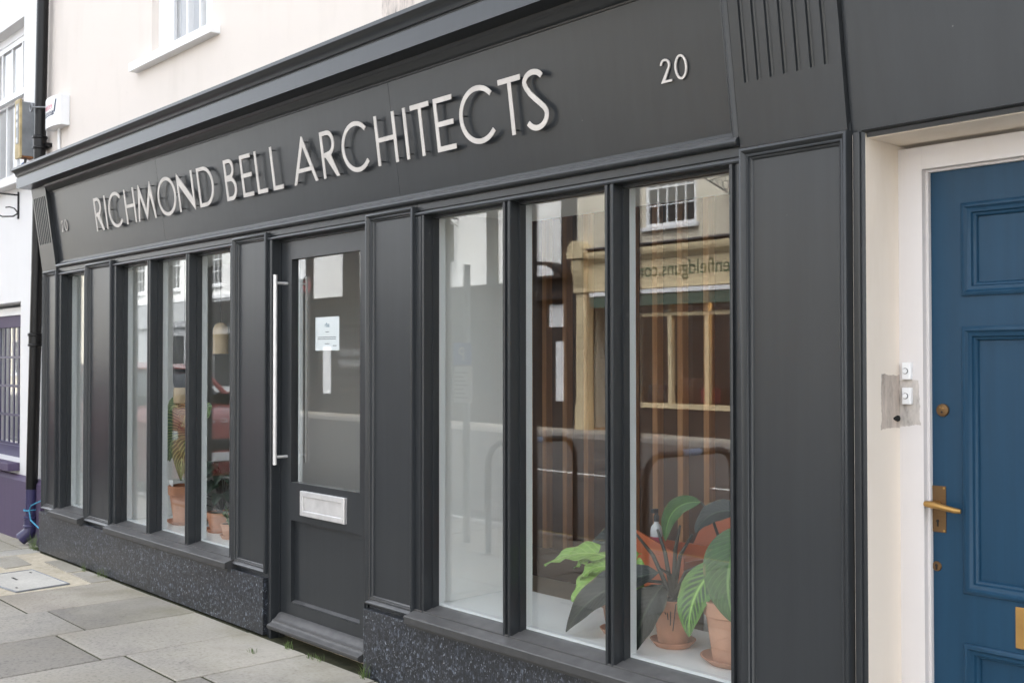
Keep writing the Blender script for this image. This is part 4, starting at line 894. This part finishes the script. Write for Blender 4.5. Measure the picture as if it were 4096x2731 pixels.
leaf(Cp, (-2.50, .36, .91), (-2.675, .30, .82), .095, (-.04, 0, .07), m_leaf_dark, nrm=(.2, -.8, .6))
leaf(Cp, (-2.36, .33, .8), (-2.27, .22, .62), .16, (.03, -.03, .08), m_leaf_mid, nrm=(0, -.9, .3))
leaf(Cp, (-2.47, .34, .66), (-2.60, .28, .665), .06, (0, 0, .03), m_leaf_dark)
# orange chair and spray bottle standing behind the platform
ch = thing('orange_chair', 'orange plastic shell chair behind the plants in the right-hand window', 'chair', (-3.2, 1.05, .06))
sh = MB()
def shell(u, v):      # u across -1..1, v along seat->back
    x = -3.235+u*(.235-.03*v*v); 
    if v < .5: k = v/.5; return (x, .80+.40*k, .44-.03*(1-u*u)+.02*k)
    k = (v-.5)/.5; return (x+k*.03, 1.20+.13*k-.05*(1-u*u)*0, .46+.30*k-.03*u*u*k)
for off in (0, -.012):
    vs = []; 
    for i in range(13):
        for j in range(9): q_ = shell(-1+2*j/8, i/12); vs.append((q_[0], q_[1]+(off if i > 6 else 0), q_[2]+(off if i <= 6 else 0)))
    sh.add(vs, [(i*9+j, i*9+j+1, (i+1)*9+j+1, (i+1)*9+j) for i in range(12) for j in range(8)])
obj('seat_shell', sh, m_orange, ch, True)
for sx in (-.18, .18):
    for y0, y1 in ((.85, .80), (1.15, 1.25)): obj('leg', MB().tube([(-3.235+sx, y0, .43), (-3.235+sx*1.2, y1, .062)], .011, 8), m_steel2, ch)
wb = thing('orange_box', 'orange storage box with a slanted top edge standing behind the plants', 'box', (-3.25, .80, .06))
obx = MB(); obx.prism([(-3.47, .655), (-3.37, .725), (-3.06, .62), (-3.06, .40), (-3.47, .40)], lambda x, z: (x, .70, z), lambda x, z: (x, .71, z))
obx.box(-3.47, -3.06, .71, .95, .395, .41).box(-3.47, -3.46, .71, .95, .41, .62).box(-3.07, -3.06, .71, .95, .41, .60).box(-3.47, -3.06, .94, .95, .41, .64)
obj('body', obx, m_orange, wb)
obj('trestle', MB().box(-3.45, -3.42, .72, .93, .06, .395).box(-3.11, -3.08, .72, .93, .06, .395), m_slatbk, wb)
sp = thing('spray_bottle', 'white spray bottle with black nozzle and red label band behind the plants', 'bottle', (-3.335, .84, .41))
obj('bottle', MB().lathe([(.026, 0), (.028, .004), (.028, .285), (.024, .305), (.012, .32), (.011, .33)], -3.335, .84, 20, .41), m_plastic, sp, True)
obj('label_band', MB().lathe([(.0284, 0), (.0284, .035)], -3.335, .84, 20, .635), m_red, sp, True)
obj('nozzle', MB().lathe([(.013, 0), (.013, .025), (.009, .03), (.009, .055)], -3.335, .84, 14, .74).box(-3.343, -3.327, .81, .845, .78, .798), m_iron, sp, True)
# left window plants
Dp = thing('potted_plant', 'tall dumb-cane plant with yellow-veined leaves in a terracotta pot, behind the left-hand window', 'potted plant', (-7.22, .36, FZ), 'plants in the left-hand window')
pot(Dp, -7.22, .36, FZ, .135, .255, m_terra)
stem(Dp, [(-7.22, .36, .58), (-7.24, .35, .8), (-7.23, .34, 1.05)], [.022, .02, .012], m_stemg); stem(Dp, [(-7.18, .37, .58), (-7.12, .36, .85), (-7.08, .35, 1.02)], [.016, .014, .01], m_stemg)
for a in (((-7.23, .33, .98), (-7.30, .20, .70), .20, (-.07, -.07, .10)), ((-7.24, .33, 1.04), (-7.46, .24, .86), .19, (-.05, -.05, .13)), ((-7.2, .33, 1.06), (-7.20, .18, .82), .20, (-.02, -.08, .13)), ((-7.1, .34, .98), (-6.84, .20, .70), .21, (.04, -.04, .15)), ((-7.12, .33, 1.05), (-6.78, .26, .93), .20, (.0, -.02, .13)), ((-7.06, .34, 1.0), (-6.95, .18, .68), .20, (.03, -.08, .10)), ((-7.22, .33, 1.08), (-7.33, .26, 1.12), .17, (-.02, 0, .14)), ((-7.22, .35, 1.02), (-7.54, .33, .92), .17, (0, 0, .13)), ((-7.1, .33, 1.06), (-7.0, .22, 1.05), .18, (0, -.02, .14)), ((-7.16, .33, 1.0), (-7.10, .17, .80), .19, (0, -.09, .10)), ((-7.2, .32, .9), (-7.36, .2, .72), .16, (-.03, -.05, .08)), ((-7.04, .36, 1.05), (-6.80, .30, 1.10), .17, (.02, 0, .12))):
    leaf(Dp, *a, m_leaf_dief, nrm=(.72, -.5, .45), shape='heart', wave=.006)
obj('plant_label', MB().box(-7.33, -7.27, .27, .272, .58, .65), m_plastic, Dp)
Ep = thing('potted_plant', 'dark bushy begonia in a low terracotta pot at the right end of the left-hand window', 'potted plant', (-6.72, .36, FZ), 'plants in the left-hand window')
pot(Ep, -6.72, .36, FZ, .10, .12, m_terra)
for k in range(26):
    a_ = random.uniform(0, 6.28); rr = random.uniform(.04, .17); z_ = random.uniform(.50, .84); b0 = (-6.72, .36, .47)
    tp = (-6.72+rr*math.cos(a_)*1.2, .36+rr*math.sin(a_)*.8, z_); stem(Ep, [b0, ((b0[0]+tp[0])/2, (b0[1]+tp[1])/2, z_-.02), tp], .003, m_stem)
    leaf(Ep, tp, (tp[0]+.11*math.cos(a_), tp[1]+.08*math.sin(a_)-.03, z_-.07), .085, (0, 0, .03), m_leaf_spot, nrm=(.6, -.5, .6), nl=6, nw=4, shape='heart')
Fp = thing('potted_plant', 'small trailing grey-green plant in a little pot, front right of the left-hand window', 'potted plant', (-6.42, .27, FZ), 'plants in the left-hand window')
pot(Fp, -6.42, .27, FZ, .06, .085, m_terra2)
for k in range(14):
    a_ = random.uniform(0, 6.28); leaf(Fp, (-6.42, .27, .44), (-6.42+.10*math.cos(a_), .27+.08*math.sin(a_), random.uniform(.40, .60)), .03, (0, 0, .06), m_leaf_mid, nl=6, nw=4)
# pendant lamps
for x, y, z0, r, hh, lab in ((-6.92, .45, 1.535, .052, .215, 'beige domed pendant lamp hanging in the rightmost left-hand pane'),):
    pl1 = thing('pendant_lamp', lab, 'pendant lamp', (x, y, z0), 'pendant lamps')
    obj('shade', MB().lathe([(r, 0), (r, hh*.72), (r*.92, hh*.84), (r*.7, hh*.94), (r*.35, hh*.99), (.006, hh)], x, y, 24, z0), m_beige, pl1, True); obj('flex', MB().tube([(x, y, z0+hh), (x, y, 2.189)], .003, 6), m_iron, pl1)
x, y = -7.29, .36
pl2 = thing('pendant_lamp', 'tall black and beige cylindrical pendant lamp above the dumb-cane plant', 'pendant lamp', (x, y, 1.17), 'pendant lamps')
obj('lower_shade', MB().lathe([(.075, 0), (.075, .09), (.06, .14), (.01, .145)], x, y, 24, 1.19), m_beige, pl2, True)
obj('upper_shade', MB().lathe([(.02, 0), (.05, .012), (.07, .045), (.078, .09), (.078, .50), (.07, .51), (.006, .515)], x, y, 24, 1.255), m_iron, pl2, True); obj('flex', MB().tube([(x, y, 1.76), (x, y, 2.189)], .003, 6), m_iron, pl2)

# ================================================================== weeds along the wall foot
def tuft(x, y, n, hgt, spread, lab):
    mb = MB()
    for k in range(n):
        a_ = random.uniform(0, 6.28); bx_, by_ = x+random.uniform(-spread, spread), y+random.uniform(-.02, .012); l = hgt*random.uniform(.5, 1); dx, dy = math.cos(a_)*l*.45, math.sin(a_)*l*.45-.01; w_ = .0028
        mb.add([(bx_-w_, by_, GZ-.004), (bx_+w_, by_, GZ-.004), (bx_+dx*.4+w_*.8, by_+dy*.4, GZ+l*.6), (bx_+dx*.4-w_*.8, by_+dy*.4, GZ+l*.6), (bx_+dx, by_+dy, GZ+l)], [(0, 1, 2, 3), (3, 2, 4)])
    o = obj('grass_tuft', mb, m_grass); tag(o, lab, 'weeds', 'weeds along the wall foot'); return o
tuft(-8.05, -.045, 12, .07, .02, 'small grass tuft at the granite base, farthest left of the two below the narrow pane')
tuft(-7.72, -.05, 20, .075, .08, 'spread grass tuft at the granite base by the sandy patch')
tuft(-5.13, -.045, 18, .05, .03, 'grass tuft under the left part of the shop door threshold')
tuft(-4.86, -.05, 22, .04, .06, 'low mossy grass tuft under the middle of the shop door threshold')
tuft(-4.42, -.045, 16, .085, .02, 'grass tuft at the corner of the right-hand granite base')
tuft(-9.25, -.02, 40, .16, .08, 'thick grass tuft behind the drainpipe outlet')
tuft(-5.20, -.22, 16, .035, .03, 'flat mossy tuft growing in the paving joint before the shop door')

# ================================================================== STREET FURNITURE (seen mirrored in the glass)
m_hoop = simple('black_powdercoat', (.012, .012, .012), .45); m_band = simple('blue_white_band', (.35, .45, .62), .5)
for x, lab in ((-6.62, 'black cycle stand hoop nearer the drainpipe'), (-4.96, 'black cycle stand hoop nearer the blue door')):
    t = thing('cycle_stand', lab, 'cycle stand', (x, -2.95, GZ), 'cycle stands at the kerb')
    pts = [(x, -2.46, GZ-.02), (x, -2.46, .66)] + [(x, -2.46-.17*(1-math.cos(R(a))), .66+.17*math.sin(R(a))) for a in range(15, 91, 15)] + [(x, -3.45+.17*(1-math.cos(R(a))), .66+.17*math.sin(R(a))) for a in range(90, 0, -15)] + [(x, -3.45, .66), (x, -3.45, GZ-.02)]
    obj('hoop', MB().tube(pts, .025, 10), m_hoop, t, True); obj('band', MB().tube([(x, -2.85, .83), (x, -3.05, .83)], .027, 10), m_band, t)
    for y in (-2.46, -3.45): obj('base_plate', MB().tube([(x, y, GZ-.003), (x, y, GZ+.006)], .06, 14), m_hoop, t)
ps = thing('parking_sign', 'blue and white parking sign plates on a grey post at the kerb', 'sign', (-7.13, -2.64, GZ))
obj('post', MB().tube([(-7.13, -2.66, GZ-.02), (-7.13, -2.66, 2.3)], .03, 12), m_galv, ps)
obj('parking_plate', MB().cbox(-7.26, -7.02, -2.62, -2.612, 1.45, 1.64, .004), simple('sign_blue', (.03, .12, .42), .4), ps)
text_part('letter', 'P', .17, m_plastic, fr_opp(-7.14, -2.611, 1.485), ps, ps, .0005, 'CENTER')
obj('information_plate', MB().cbox(-7.25, -7.01, -2.62, -2.612, 1.13, 1.44, .004), m_plastic, ps)
for k in range(7): obj('print_line', MB().box(-7.23, -7.06-(k % 3)*.03, -2.612, -2.611, 1.17+k*.035, 1.18+k*.035), m_ink, ps)

# parked car
car = thing('parked_car', 'dark red car parked at the kerb, mirrored in the left-hand windows', 'car', (-12.6, -3.2, -.17))
m_car = simple('red_car_paint', (.30, .065, .055), .22); m_carg = simple('car_glass', (.02, .024, .026), .06); m_tyre = simple('tyre', (.015, .015, .015), .8); m_alloy = simple('alloy', (.45, .45, .46), .3, .8)
# side profile (x, z) front at +x; built as lofted cross-sections along x
secs = [(-10.42, .30, .62, .62), (-10.50, .20, .90, .78), (-10.70, .16, .985, .84), (-11.3, .14, 1.06, .90), (-11.75, .14, 1.09, .91), (-12.0, .14, 1.10, .92), (-13.3, .14, 1.12, .93), (-14.3, .14, 1.11, .92), (-14.75, .2, 1.05, .88), (-14.86, .34, .80, .80)]
def loft(secs, yc, z_off, n=16, k=.20):
    mb = MB(); vs = []
    for x, z0, z1, hw in secs:
        pts_ = [(-hw*.96, z0), (-hw, z0+k*.6), (-hw*1.0, (z0+z1)/2), (-hw*.97, z1-k*.55), (-hw*.86, z1-.03), (-hw*.5, z1), (0, z1+.012), (hw*.5, z1), (hw*.86, z1-.03), (hw*.97, z1-k*.55), (hw, (z0+z1)/2), (hw, z0+k*.6), (hw*.96, z0)]
        vs += [(x, yc+a, b_+z_off) for a, b_ in pts_]
    m_ = len(pts_); fs = [(i*m_+j, i*m_+(j+1) % m_, (i+1)*m_+(j+1) % m_, (i+1)*m_+j) for i in range(len(secs)-1) for j in range(m_)]
    fs += [tuple(range(m_)), tuple(range((len(secs)-1)*m_, len(secs)*m_))]
    return mb.add(vs, fs)
obj('body', loft(secs, -3.2, -.17), m_car, car, True)
cab = [(-11.55, 1.02, 1.10, .80), (-12.25, 1.05, 1.55, .70), (-12.7, 1.05, 1.61, .69), (-13.8, 1.05, 1.61, .68), (-14.45, 1.05, 1.50, .66), (-14.72, 1.02, 1.10, .74)]
obj('glasshouse', loft(cab, -3.2, -.17, k=.3), m_carg, car, True)
rfp = [(-12.22, 1.535, 1.56, .66), (-12.7, 1.58, 1.625, .67), (-13.8, 1.58, 1.625, .66), (-14.42, 1.48, 1.525, .63)]
obj('roof', loft(rfp, -3.2, -.17, k=.02), m_car, car, True)
for sy in (-1, 1):
    for (xa, za), (xb, zb) in (((-11.57, 1.08), (-12.27, 1.55)), ((-13.2, 1.08), (-13.25, 1.56)), ((-14.7, 1.08), (-14.42, 1.5))): obj('roof_pillar', MB().tube([(xa, -3.2+sy*.80, za-.17), (xb, -3.2+sy*.675, zb-.17)], .035, 6), m_car, car, True)
for x in (-11.3, -14.0):
    for sy in (-1, 1):
        w_ = obj('wheel', MB().tube([(x, -3.2+sy*.72, .17), (x, -3.2+sy*.93, .17)], .335, 28), m_tyre, car, True); sub('rim', MB().tube([(x, -3.2+sy*.925, .17), (x, -3.2+sy*.94, .17)], .22, 20), m_alloy, w_, car)
for sy in (-1, 1): obj('headlight', MB().cbox(-10.62, -10.44, -3.2+sy*.52, -3.2+sy*.80, .50, .62, .03), m_plastic, car); obj('door_mirror', MB().cbox(-12.0, -11.85, -3.2+sy*.93, -3.2+sy*1.06, .93, 1.06, .03), m_car, car)
obj('grille', MB().cbox(-10.47, -10.40, -3.65, -2.75, .36, .50, .02), m_hoop, car); obj('number_plate', MB().cbox(-10.42, -10.385, -3.46, -2.94, .22, .33, .006), m_plastic, car)
fmx = Matrix(((-.30, 0, .95, -10.47), (0, 0, 0, 0), (0, 0, 0, 0), (0, 0, 0, 1)))
# lettering across the bonnet lip: reads left to right for someone facing the car (looking towards -x)
fx = Matrix(((0, -.60, .80, -10.48), (1, 0, 0, -3.2), (0, .80, .60, .70), (0, 0, 0, 1)))
text_part('bonnet_lettering', 'R O V E R', .10, m_plastic, fx, car, car, .003, 'CENTER', 1.4)
car.location.x -= 2.3
# ================================================================== OPPOSITE ROW (seen mirrored in the glass)
OY = -14.3
m_brickc = render_mat('cream_painted_brick', (.62, .57, .46), (.45, .40, .3), .3); m_wht = render_mat('white_painted_wall', (.80, .80, .78), (.6, .58, .54), .2)
m_yel = paint('cream_yellow_paint', (.60, .50, .32), .45, .08, False, .05); m_timb = paint('dark_timber', (.020, .018, .017), .6, .2, False, .2); m_pub = paint('pub_black_paint', (.028, .024, .022), .45, .1, False, .1)
m_lgrey = paint('light_grey_paint', (.33, .34, .35), .5, .05, False, .05); m_redbr = render_mat('grey_render_wall', (.60, .61, .61), (.45, .45, .44), .3); m_green = simple('green_canvas', (.07, .11, .085), .8); m_slate = simple('slate_roof', (.075, .075, .085), .7, 0, .25, 5)
m_oglass = simple('dark_window_glass', (.03, .032, .033), .05, 0, 0, 1, 0, .8); m_dgreen = simple('green_letter', (.02, .07, .03), .5)
def carve(x0, x1, z0, z1, holes, y0, y1):
    """wall from x0..x1, z0..z1 with rectangular holes (x0,x1,z0,z1), all as butt-jointed boxes"""
    mb = MB(); xs_ = sorted({x0, x1, *[h_[0] for h_ in holes], *[h_[1] for h_ in holes]}); zs_ = sorted({z0, z1, *[h_[2] for h_ in holes], *[h_[3] for h_ in holes]})
    for xa, xb in zip(xs_[:-1], xs_[1:]):
        run = None
        for za, zb in zip(zs_[:-1], zs_[1:]):
            solid = not any(h_[0]-1e-6 <= xa and xb <= h_[1]+1e-6 and h_[2]-1e-6 <= za and zb <= h_[3]+1e-6 for h_ in holes)
            if solid: run = [run[0], zb] if run else [za, zb]
            elif run: mb.box(xa, xb, y0, y1, *run); run = None
        if run: mb.box(xa, xb, y0, y1, *run)
    return mb
def sash(root, x0, x1, z0, z1, nx=4, nz=4, fm=m_white, y=OY):
    w_ = obj('sash_window', MB().box(x0, x0+.07, y-.10, y-.02, z0, z1).box(x1-.07, x1, y-.10, y-.02, z0, z1).box(x0+.07, x1-.07, y-.1, y-.02, z1-.07, z1).box(x0+.07, x1-.07, y-.1, y-.02, z0, z0+.07), fm, root)
    sub('pane', MB().box(x0+.07, x1-.07, y-.075, y-.065, z0+.07, z1-.07), m_oglass, w_, root)
    b_ = MB()
    for i in range(1, nx): xx = x0+.07+(x1-x0-.14)*i/nx; b_.box(xx-.014, xx+.014, y-.064, y-.04, z0+.07, z1-.07)
    sub('glazing_bars', b_, fm, w_, root); b2 = MB()
    for i in range(1, nz): zz = z0+.07+(z1-z0-.14)*i/nz; b2.box(x0+.07, x1-.07, y-.064, y-.045+(.015 if i*2 == nz else 0), zz-.014-(.012 if i*2 == nz else 0), zz+.014)
    sub('cross_bars', b2, fm, w_, root)
    sub('sill', MB().box(x0-.08, x1+.08, y-.1, y+.09, z0-.08, z0-.002), fm, w_, root)
def house(name, lab, x0, x1, hgt, wm, holes, zlow=0, depth=8):
    t = thing(name, lab, 'building', ((x0+x1)/2, OY, -.08), 'buildings across the street')
    obj('wall', carve(x0, x1, zlow, hgt, holes, OY-.3, OY), wm, t)
    obj('side_wall', MB().box(x0, x0+.3, OY-depth, OY-.3, -.3, hgt).box(x1-.3, x1, OY-depth, OY-.3, -.3, hgt).box(x0+.3, x1-.3, OY-depth, OY-depth+.3, -.3, hgt).box(x0+.3, x1-.3, OY-4, OY-3.9, -.3, hgt), wm, t)
    obj('roof', MB().prism([(OY+.3, hgt-.05), (OY-depth/2, hgt+1.4), (OY-depth-.2, hgt-.05)], lambda y, z: (x0, y, z), lambda y, z: (x1, y, z)), m_slate, t)
    return t
# gun shop
sw = [(-15.28, -13.92, 4.29, 5.95), (-12.9, -11.6, 4.29, 5.95)]
g = house('cream_shop', 'cream painted shop with yellow shopfront and green awning across the street', -17.32, -11.2, 6.5, m_brickc, sw, 3.86)
for s_ in sw: sash(g, *s_, 5, 4)
obj('fascia', MB().box(-16.95, -11.3, OY-.1, OY+.10, 3.0, 3.62), m_yel, g); obj('cornice', MB().px([(OY-.1, 3.62), (OY+.12, 3.62), (OY+.16, 3.68), (OY+.22, 3.72), (OY+.24, 3.79), (OY+.24, 3.86), (OY-.1, 3.92)], -16.95, -11.3), m_yel, g)
obj('lead_flashing', MB().box(-16.9, -11.3, OY-.1, OY+.2, 3.925, 3.96), m_slate, g)
text_part('sign_lettering', 'enfieldguns.com', .44, m_dgreen, fr_opp(-13.0, OY+.102, 3.24), g, g, .002, fit=2.5)
for x in (-17.25, -11.28):
    c_ = obj('console', MB().box(x-.05, x+.35, OY-.1, OY+.16, 3.0, 3.75).prism([(OY+.16, 3.1), (OY+.28, 3.5), (OY+.30, 3.72), (OY+.16, 3.75)], lambda y, z: (x, y, z), lambda y, z: (x+.3, y, z)), m_yel, g)
    sub('console_cap', MB().py([(x-.08, 3.752), (x-.1, 3.88)]+[(x+.15+.22*math.cos(R(a)), 3.90+.24*math.sin(R(a))) for a in range(180, -1, -15)]+[(x+.4, 3.88), (x+.38, 3.752)], OY-.1, OY+.34), m_yel, c_, g)
    obj('pilaster', MB().box(x, x+.3, OY-.1, OY+.12, .52, 3.0).box(x-.02, x+.32, OY-.1, OY+.14, -.1, .52), m_yel, g)
for z in (2.0, 2.25, 1.75, 1.5): obj('rustic_block', MB().cbox(-17.22, -16.98, OY+.12, OY+.135, z, z+.2, .01), m_yel, g)
obj('awning_box', MB().box(-15.9, -11.35, OY-.1, OY+.22, 2.88, 2.97).box(-16.75, -16.1, OY-.1, OY+.22, 2.88, 2.97), m_white, g); obj('awning_valance', MB().box(-15.9, -11.35, OY+.16, OY+.2, 2.63, 2.879).box(-16.75, -16.1, OY+.16, OY+.2, 2.63, 2.879), m_green, g)
fr = MB().box(-15.72, -15.5, OY-.1, OY+.06, -.1, 2.95).box(-15.5, -11.35, OY-.1, OY+.1, .50, .60).box(-15.5, -11.35, OY-.06, OY+.04, 2.4, 2.48)
for x in (-14.60, -13.64, -12.7): fr.box(x-.045, x+.045, OY-.06, OY+.05, .60, 2.40).box(x-.045, x+.045, OY-.06, OY+.05, 2.48, 2.88)
w_ = obj('shop_window', fr, m_yel, g); sub('pane', MB().box(-15.5, -11.35, OY-.02, OY-.012, .60, 2.95), m_glass_thin, w_, g)
obj('stall_riser', MB().box(-15.5, -11.35, OY-.1, OY+.07, -.1, .50), m_pub, g)
dd = obj('door', MB().box(-16.75, -16.62, OY-.5, OY-.42, -.05, 2.2).box(-16.05, -15.9, OY-.5, OY-.42, -.05, 2.2).box(-16.62, -16.05, OY-.5, OY-.42, -.05, .8).box(-16.62, -16.05, OY-.5, OY-.42, 2.1, 2.2).box(-16.8, -15.72, OY-.52, OY-.4, 2.2, 2.28), m_yel, g); sub('pane', MB().box(-16.62, -16.05, OY-.47, OY-.46, .8, 2.1), m_oglass, dd, g)
obj('shop_interior', MB().box(-17.0, -11.3, OY-3.8, OY-3.7, -.1, 3).box(-17, -11.3, OY-3.7, OY-.1, -.1, -.02).box(-17, -11.3, OY-3.7, OY-.1, 2.98, 3.0), simple('warm_interior', (.28, .17, .09), .8), g)
dl = obj('display_lamp', MB().lathe([(.03, 0), (.06, .02), (.07, .12), (.02, .14)], -13.15, OY-.5, 14, 2.45), simple('warm_lamp', (.9, .6, .3), .5, 0, 0, 1, 0, .5, (1., .62, .28, 45)), g)
obj('display_panel', MB().box(-13.55, -12.9, OY-.9, OY-.86, .6, 2.9), simple('display_board', (.55, .36, .2), .8), g)
for k, (x, w__, h__, c__) in enumerate(((-15.2, .5, .35, (.05, .05, .05)), (-14.4, .35, .5, (.10, .05, .03)), (-13.9, .25, .3, (.25, .04, .05)), (-12.4, .6, .4, (.05, .07, .12)), (-11.9, .3, .6, (.3, .25, .15)))): obj('display_goods', MB().cbox(x-w__/2, x+w__/2, OY-.6, OY-.25, .62, .62+h__, .02), simple('goods', c__, .6), g)
br = MB().tube([(-13.05, OY, 4.6), (-13.05, OY, 5.2)], .03, 6).tube([(-13.05, OY+.03, 4.75), (-13.05, OY+.9, 5.0), (-13.05, OY+1.0, 5.08)], .018, 6).tube([(-13.05, OY+.03, 5.15), (-13.05, OY+.7, 4.95)], .012, 6)
for k, (cy_, cz_, r_) in enumerate(((.18, 4.92, .09), (.36, 4.93, .08), (.12, 5.07, .07), (.54, 4.95, .06))): br.tube([(-13.05, OY+cy_+r_*math.cos(a*.6), cz_+r_*math.sin(a*.6)) for a in range(12)], .010, 5)
obj('scroll_bracket', br, m_iron, g)
# old brewery: white jettied wall over a black shopfront
bw = [(-24.9, -23.8, 4.2, 5.5)]
b_ = house('black_pub', 'white and black timbered building with a black ground floor across the street', -31.0, -17.34, 6.4, m_wht, bw, 3.36)
for s_ in bw: sash(b_, *s_, 3, 4)
for xa, xb in ((-17.80, -17.345), (-20.45, -20.05), (-22.9, -22.6), (-26.9, -26.1), (-31, -28.6)): obj('timber_post', MB().box(xa, xb, OY, OY+.05, 3.36, 6.4), m_timb, b_)
obj('timber_rail', MB().box(-31, -17.345, OY, OY+.07, 3.30, 3.36), m_timb, b_)
gf = carve(-31, -17.34, -.1, 3.30, [(-25.6, -23.0, .7, 2.5), (-22.3, -20.2, .7, 2.5), (-29.9, -28.3, .7, 2.5), (-18.7, -17.75, -.1, 2.9)], OY-.25, OY+.02); obj('ground_floor', gf, m_pub, b_)
obj('fascia', MB().box(-31, -19.4, OY+.02, OY+.10, 2.62, 3.1), m_timb, b_); obj('fascia_rail', MB().box(-31, -19.4, OY+.02, OY+.16, 3.1, 3.2).box(-31, -19.4, OY+.02, OY+.12, 2.52, 2.62), m_pub, b_)
for xa, xb in ((-25.6, -23.0), (-22.3, -20.2), (-29.9, -28.3)): obj('window_pane', MB().box(xa, xb, OY-.1, OY-.09, .7, 2.5), m_oglass, b_)
text_part('window_lettering', 'THE OLD', .30, m_lgrey, fr_opp(-25.95, OY+.021, 1.62), b_, b_, .001, fit=1.1); text_part('window_lettering', 'BREWERY', .30, m_lgrey, fr_opp(-25.95, OY+.021, 1.30), b_, b_, .001, fit=1.2)
obj('white_notice', MB().box(-27.98, -27.55, OY+.02, OY+.03, .5, 1.9), m_plastic, b_)
obj('door_pediment', MB().py([(-18.85, 3.36)]+[(-18.2+.66*math.cos(R(a)), 3.40+.36*math.sin(R(a))) for a in range(170, 9, -16)]+[(-17.55, 3.36)], OY+.02, OY+.35), m_timb, b_); obj('tympanum', MB().py([(-18.64, 3.42)]+[(-18.2+.46*math.cos(R(a)), 3.43+.24*math.sin(R(a))) for a in range(170, 9, -16)]+[(-17.76, 3.42)], OY+.35, OY+.36), m_plastic, b_)
obj('pub_door', MB().box(-18.7, -17.75, OY-.2, OY-.14, -.1, 2.9), m_timb, b_); obj('door_notice_board', MB().cbox(-18.37, -17.88, OY-.14, OY-.12, 2.25, 2.78, .005), m_plastic, b_); obj('long_notice_board', MB().cbox(-18.15, -17.73, OY-.14, OY-.115, .55, 1.92, .005), m_plastic, b_)
obj('hanging_sign', MB().cbox(-21.64, -21.60, OY+.15, OY+.95, 4.0, 4.95, .01), m_timb, b_); obj('sign_bracket', MB().tube([(-21.62, OY, 5.1), (-21.62, OY+1.0, 5.1)], .025, 6).tube([(-21.62, OY, 4.9), (-21.62, OY+.4, 5.1)], .015, 6).tube([(-21.62, OY+.3, 5.1), (-21.62, OY+.3, 4.95)], .01, 5).tube([(-21.62, OY+.8, 5.1), (-21.62, OY+.8, 4.95)], .01, 5), m_iron, b_)
obj('wall_board', MB().box(-29.6, -29.0, OY+.05, OY+.06, 4.0, 4.6), m_plastic, b_); obj('round_plaque', MB().tube([(-28.9, OY+.05, 3.75), (-28.9, OY+.07, 3.75)], .22, 20), simple('red_plaque', (.4, .08, .09), .5), b_)
# white house with grey shopfront
ww = [(-42.3, -40.9, 4.1, 5.9), (-39.3, -37.9, 4.1, 5.9), (-35.9, -34.5, 4.1, 5.9)]
c_ = house('white_house', 'white house with tall sash windows over a grey shopfront across the street', -45.5, -31.02, 7.0, m_wht, ww, 3.62)
for s_ in ww: sash(c_, *s_, 4, 4)
obj('fascia', MB().box(-45.5, -31.02, OY-.3, OY+.1, 2.7, 3.6), m_lgrey, c_); gf = carve(-45.5, -31.02, -.1, 2.7, [(-44.5, -41.5, .6, 2.4), (-40.5, -37.5, .6, 2.4), (-35.4, -32.4, .6, 2.4)], OY-.3, OY); obj('ground_floor', gf, m_lgrey, c_)
for xa, xb in ((-44.5, -41.5), (-40.5, -37.5), (-35.4, -32.4)): obj('window_pane', MB().box(xa, xb, OY-.2, OY-.19, .6, 2.4), m_oglass, c_)
obj('string_course', MB().box(-45.5, -31.02, OY, OY+.12, 3.62, 3.75), m_white, c_)
dark_fascia = obj('side_fascia', MB().box(-36.4, -33.6, OY+.1, OY+.2, 2.75, 3.5), m_timb, c_)
text_part('lettering', 'WINES', .2, m_lgrey, fr_opp(-34.2, OY+.201, 3.0), c_, c_, .001) if False else None
for nm, lab, x0, x1, hgt, m in (('cream_house', 'pale cream house farthest along the opposite row', -62, -45.52, 6.8, m_brickc), ('grey_house', 'pale grey rendered house opposite the blue door', -11.18, -3, 6.4, m_redbr), ('rendered_house', 'white rendered house at the near end of the opposite row', -2.98, 10, 6.5, m_wht), ('end_house', 'cream painted house closing the opposite row', 10.02, 26, 6.6, m_brickc)):
    hs_ = [(x0+1.2+k*2.6, x0+2.4+k*2.6, 4.0, 5.7) for k in range(int((x1-x0-1.5)/2.6))]; hl = [(a, b__, .8, 2.5) for a, b__, _, _ in hs_]
    t = house(nm, lab, x0, x1, hgt, m, hs_+hl, -.1)
    for s_ in hs_+hl: sash(t, *s_, 3, 4)
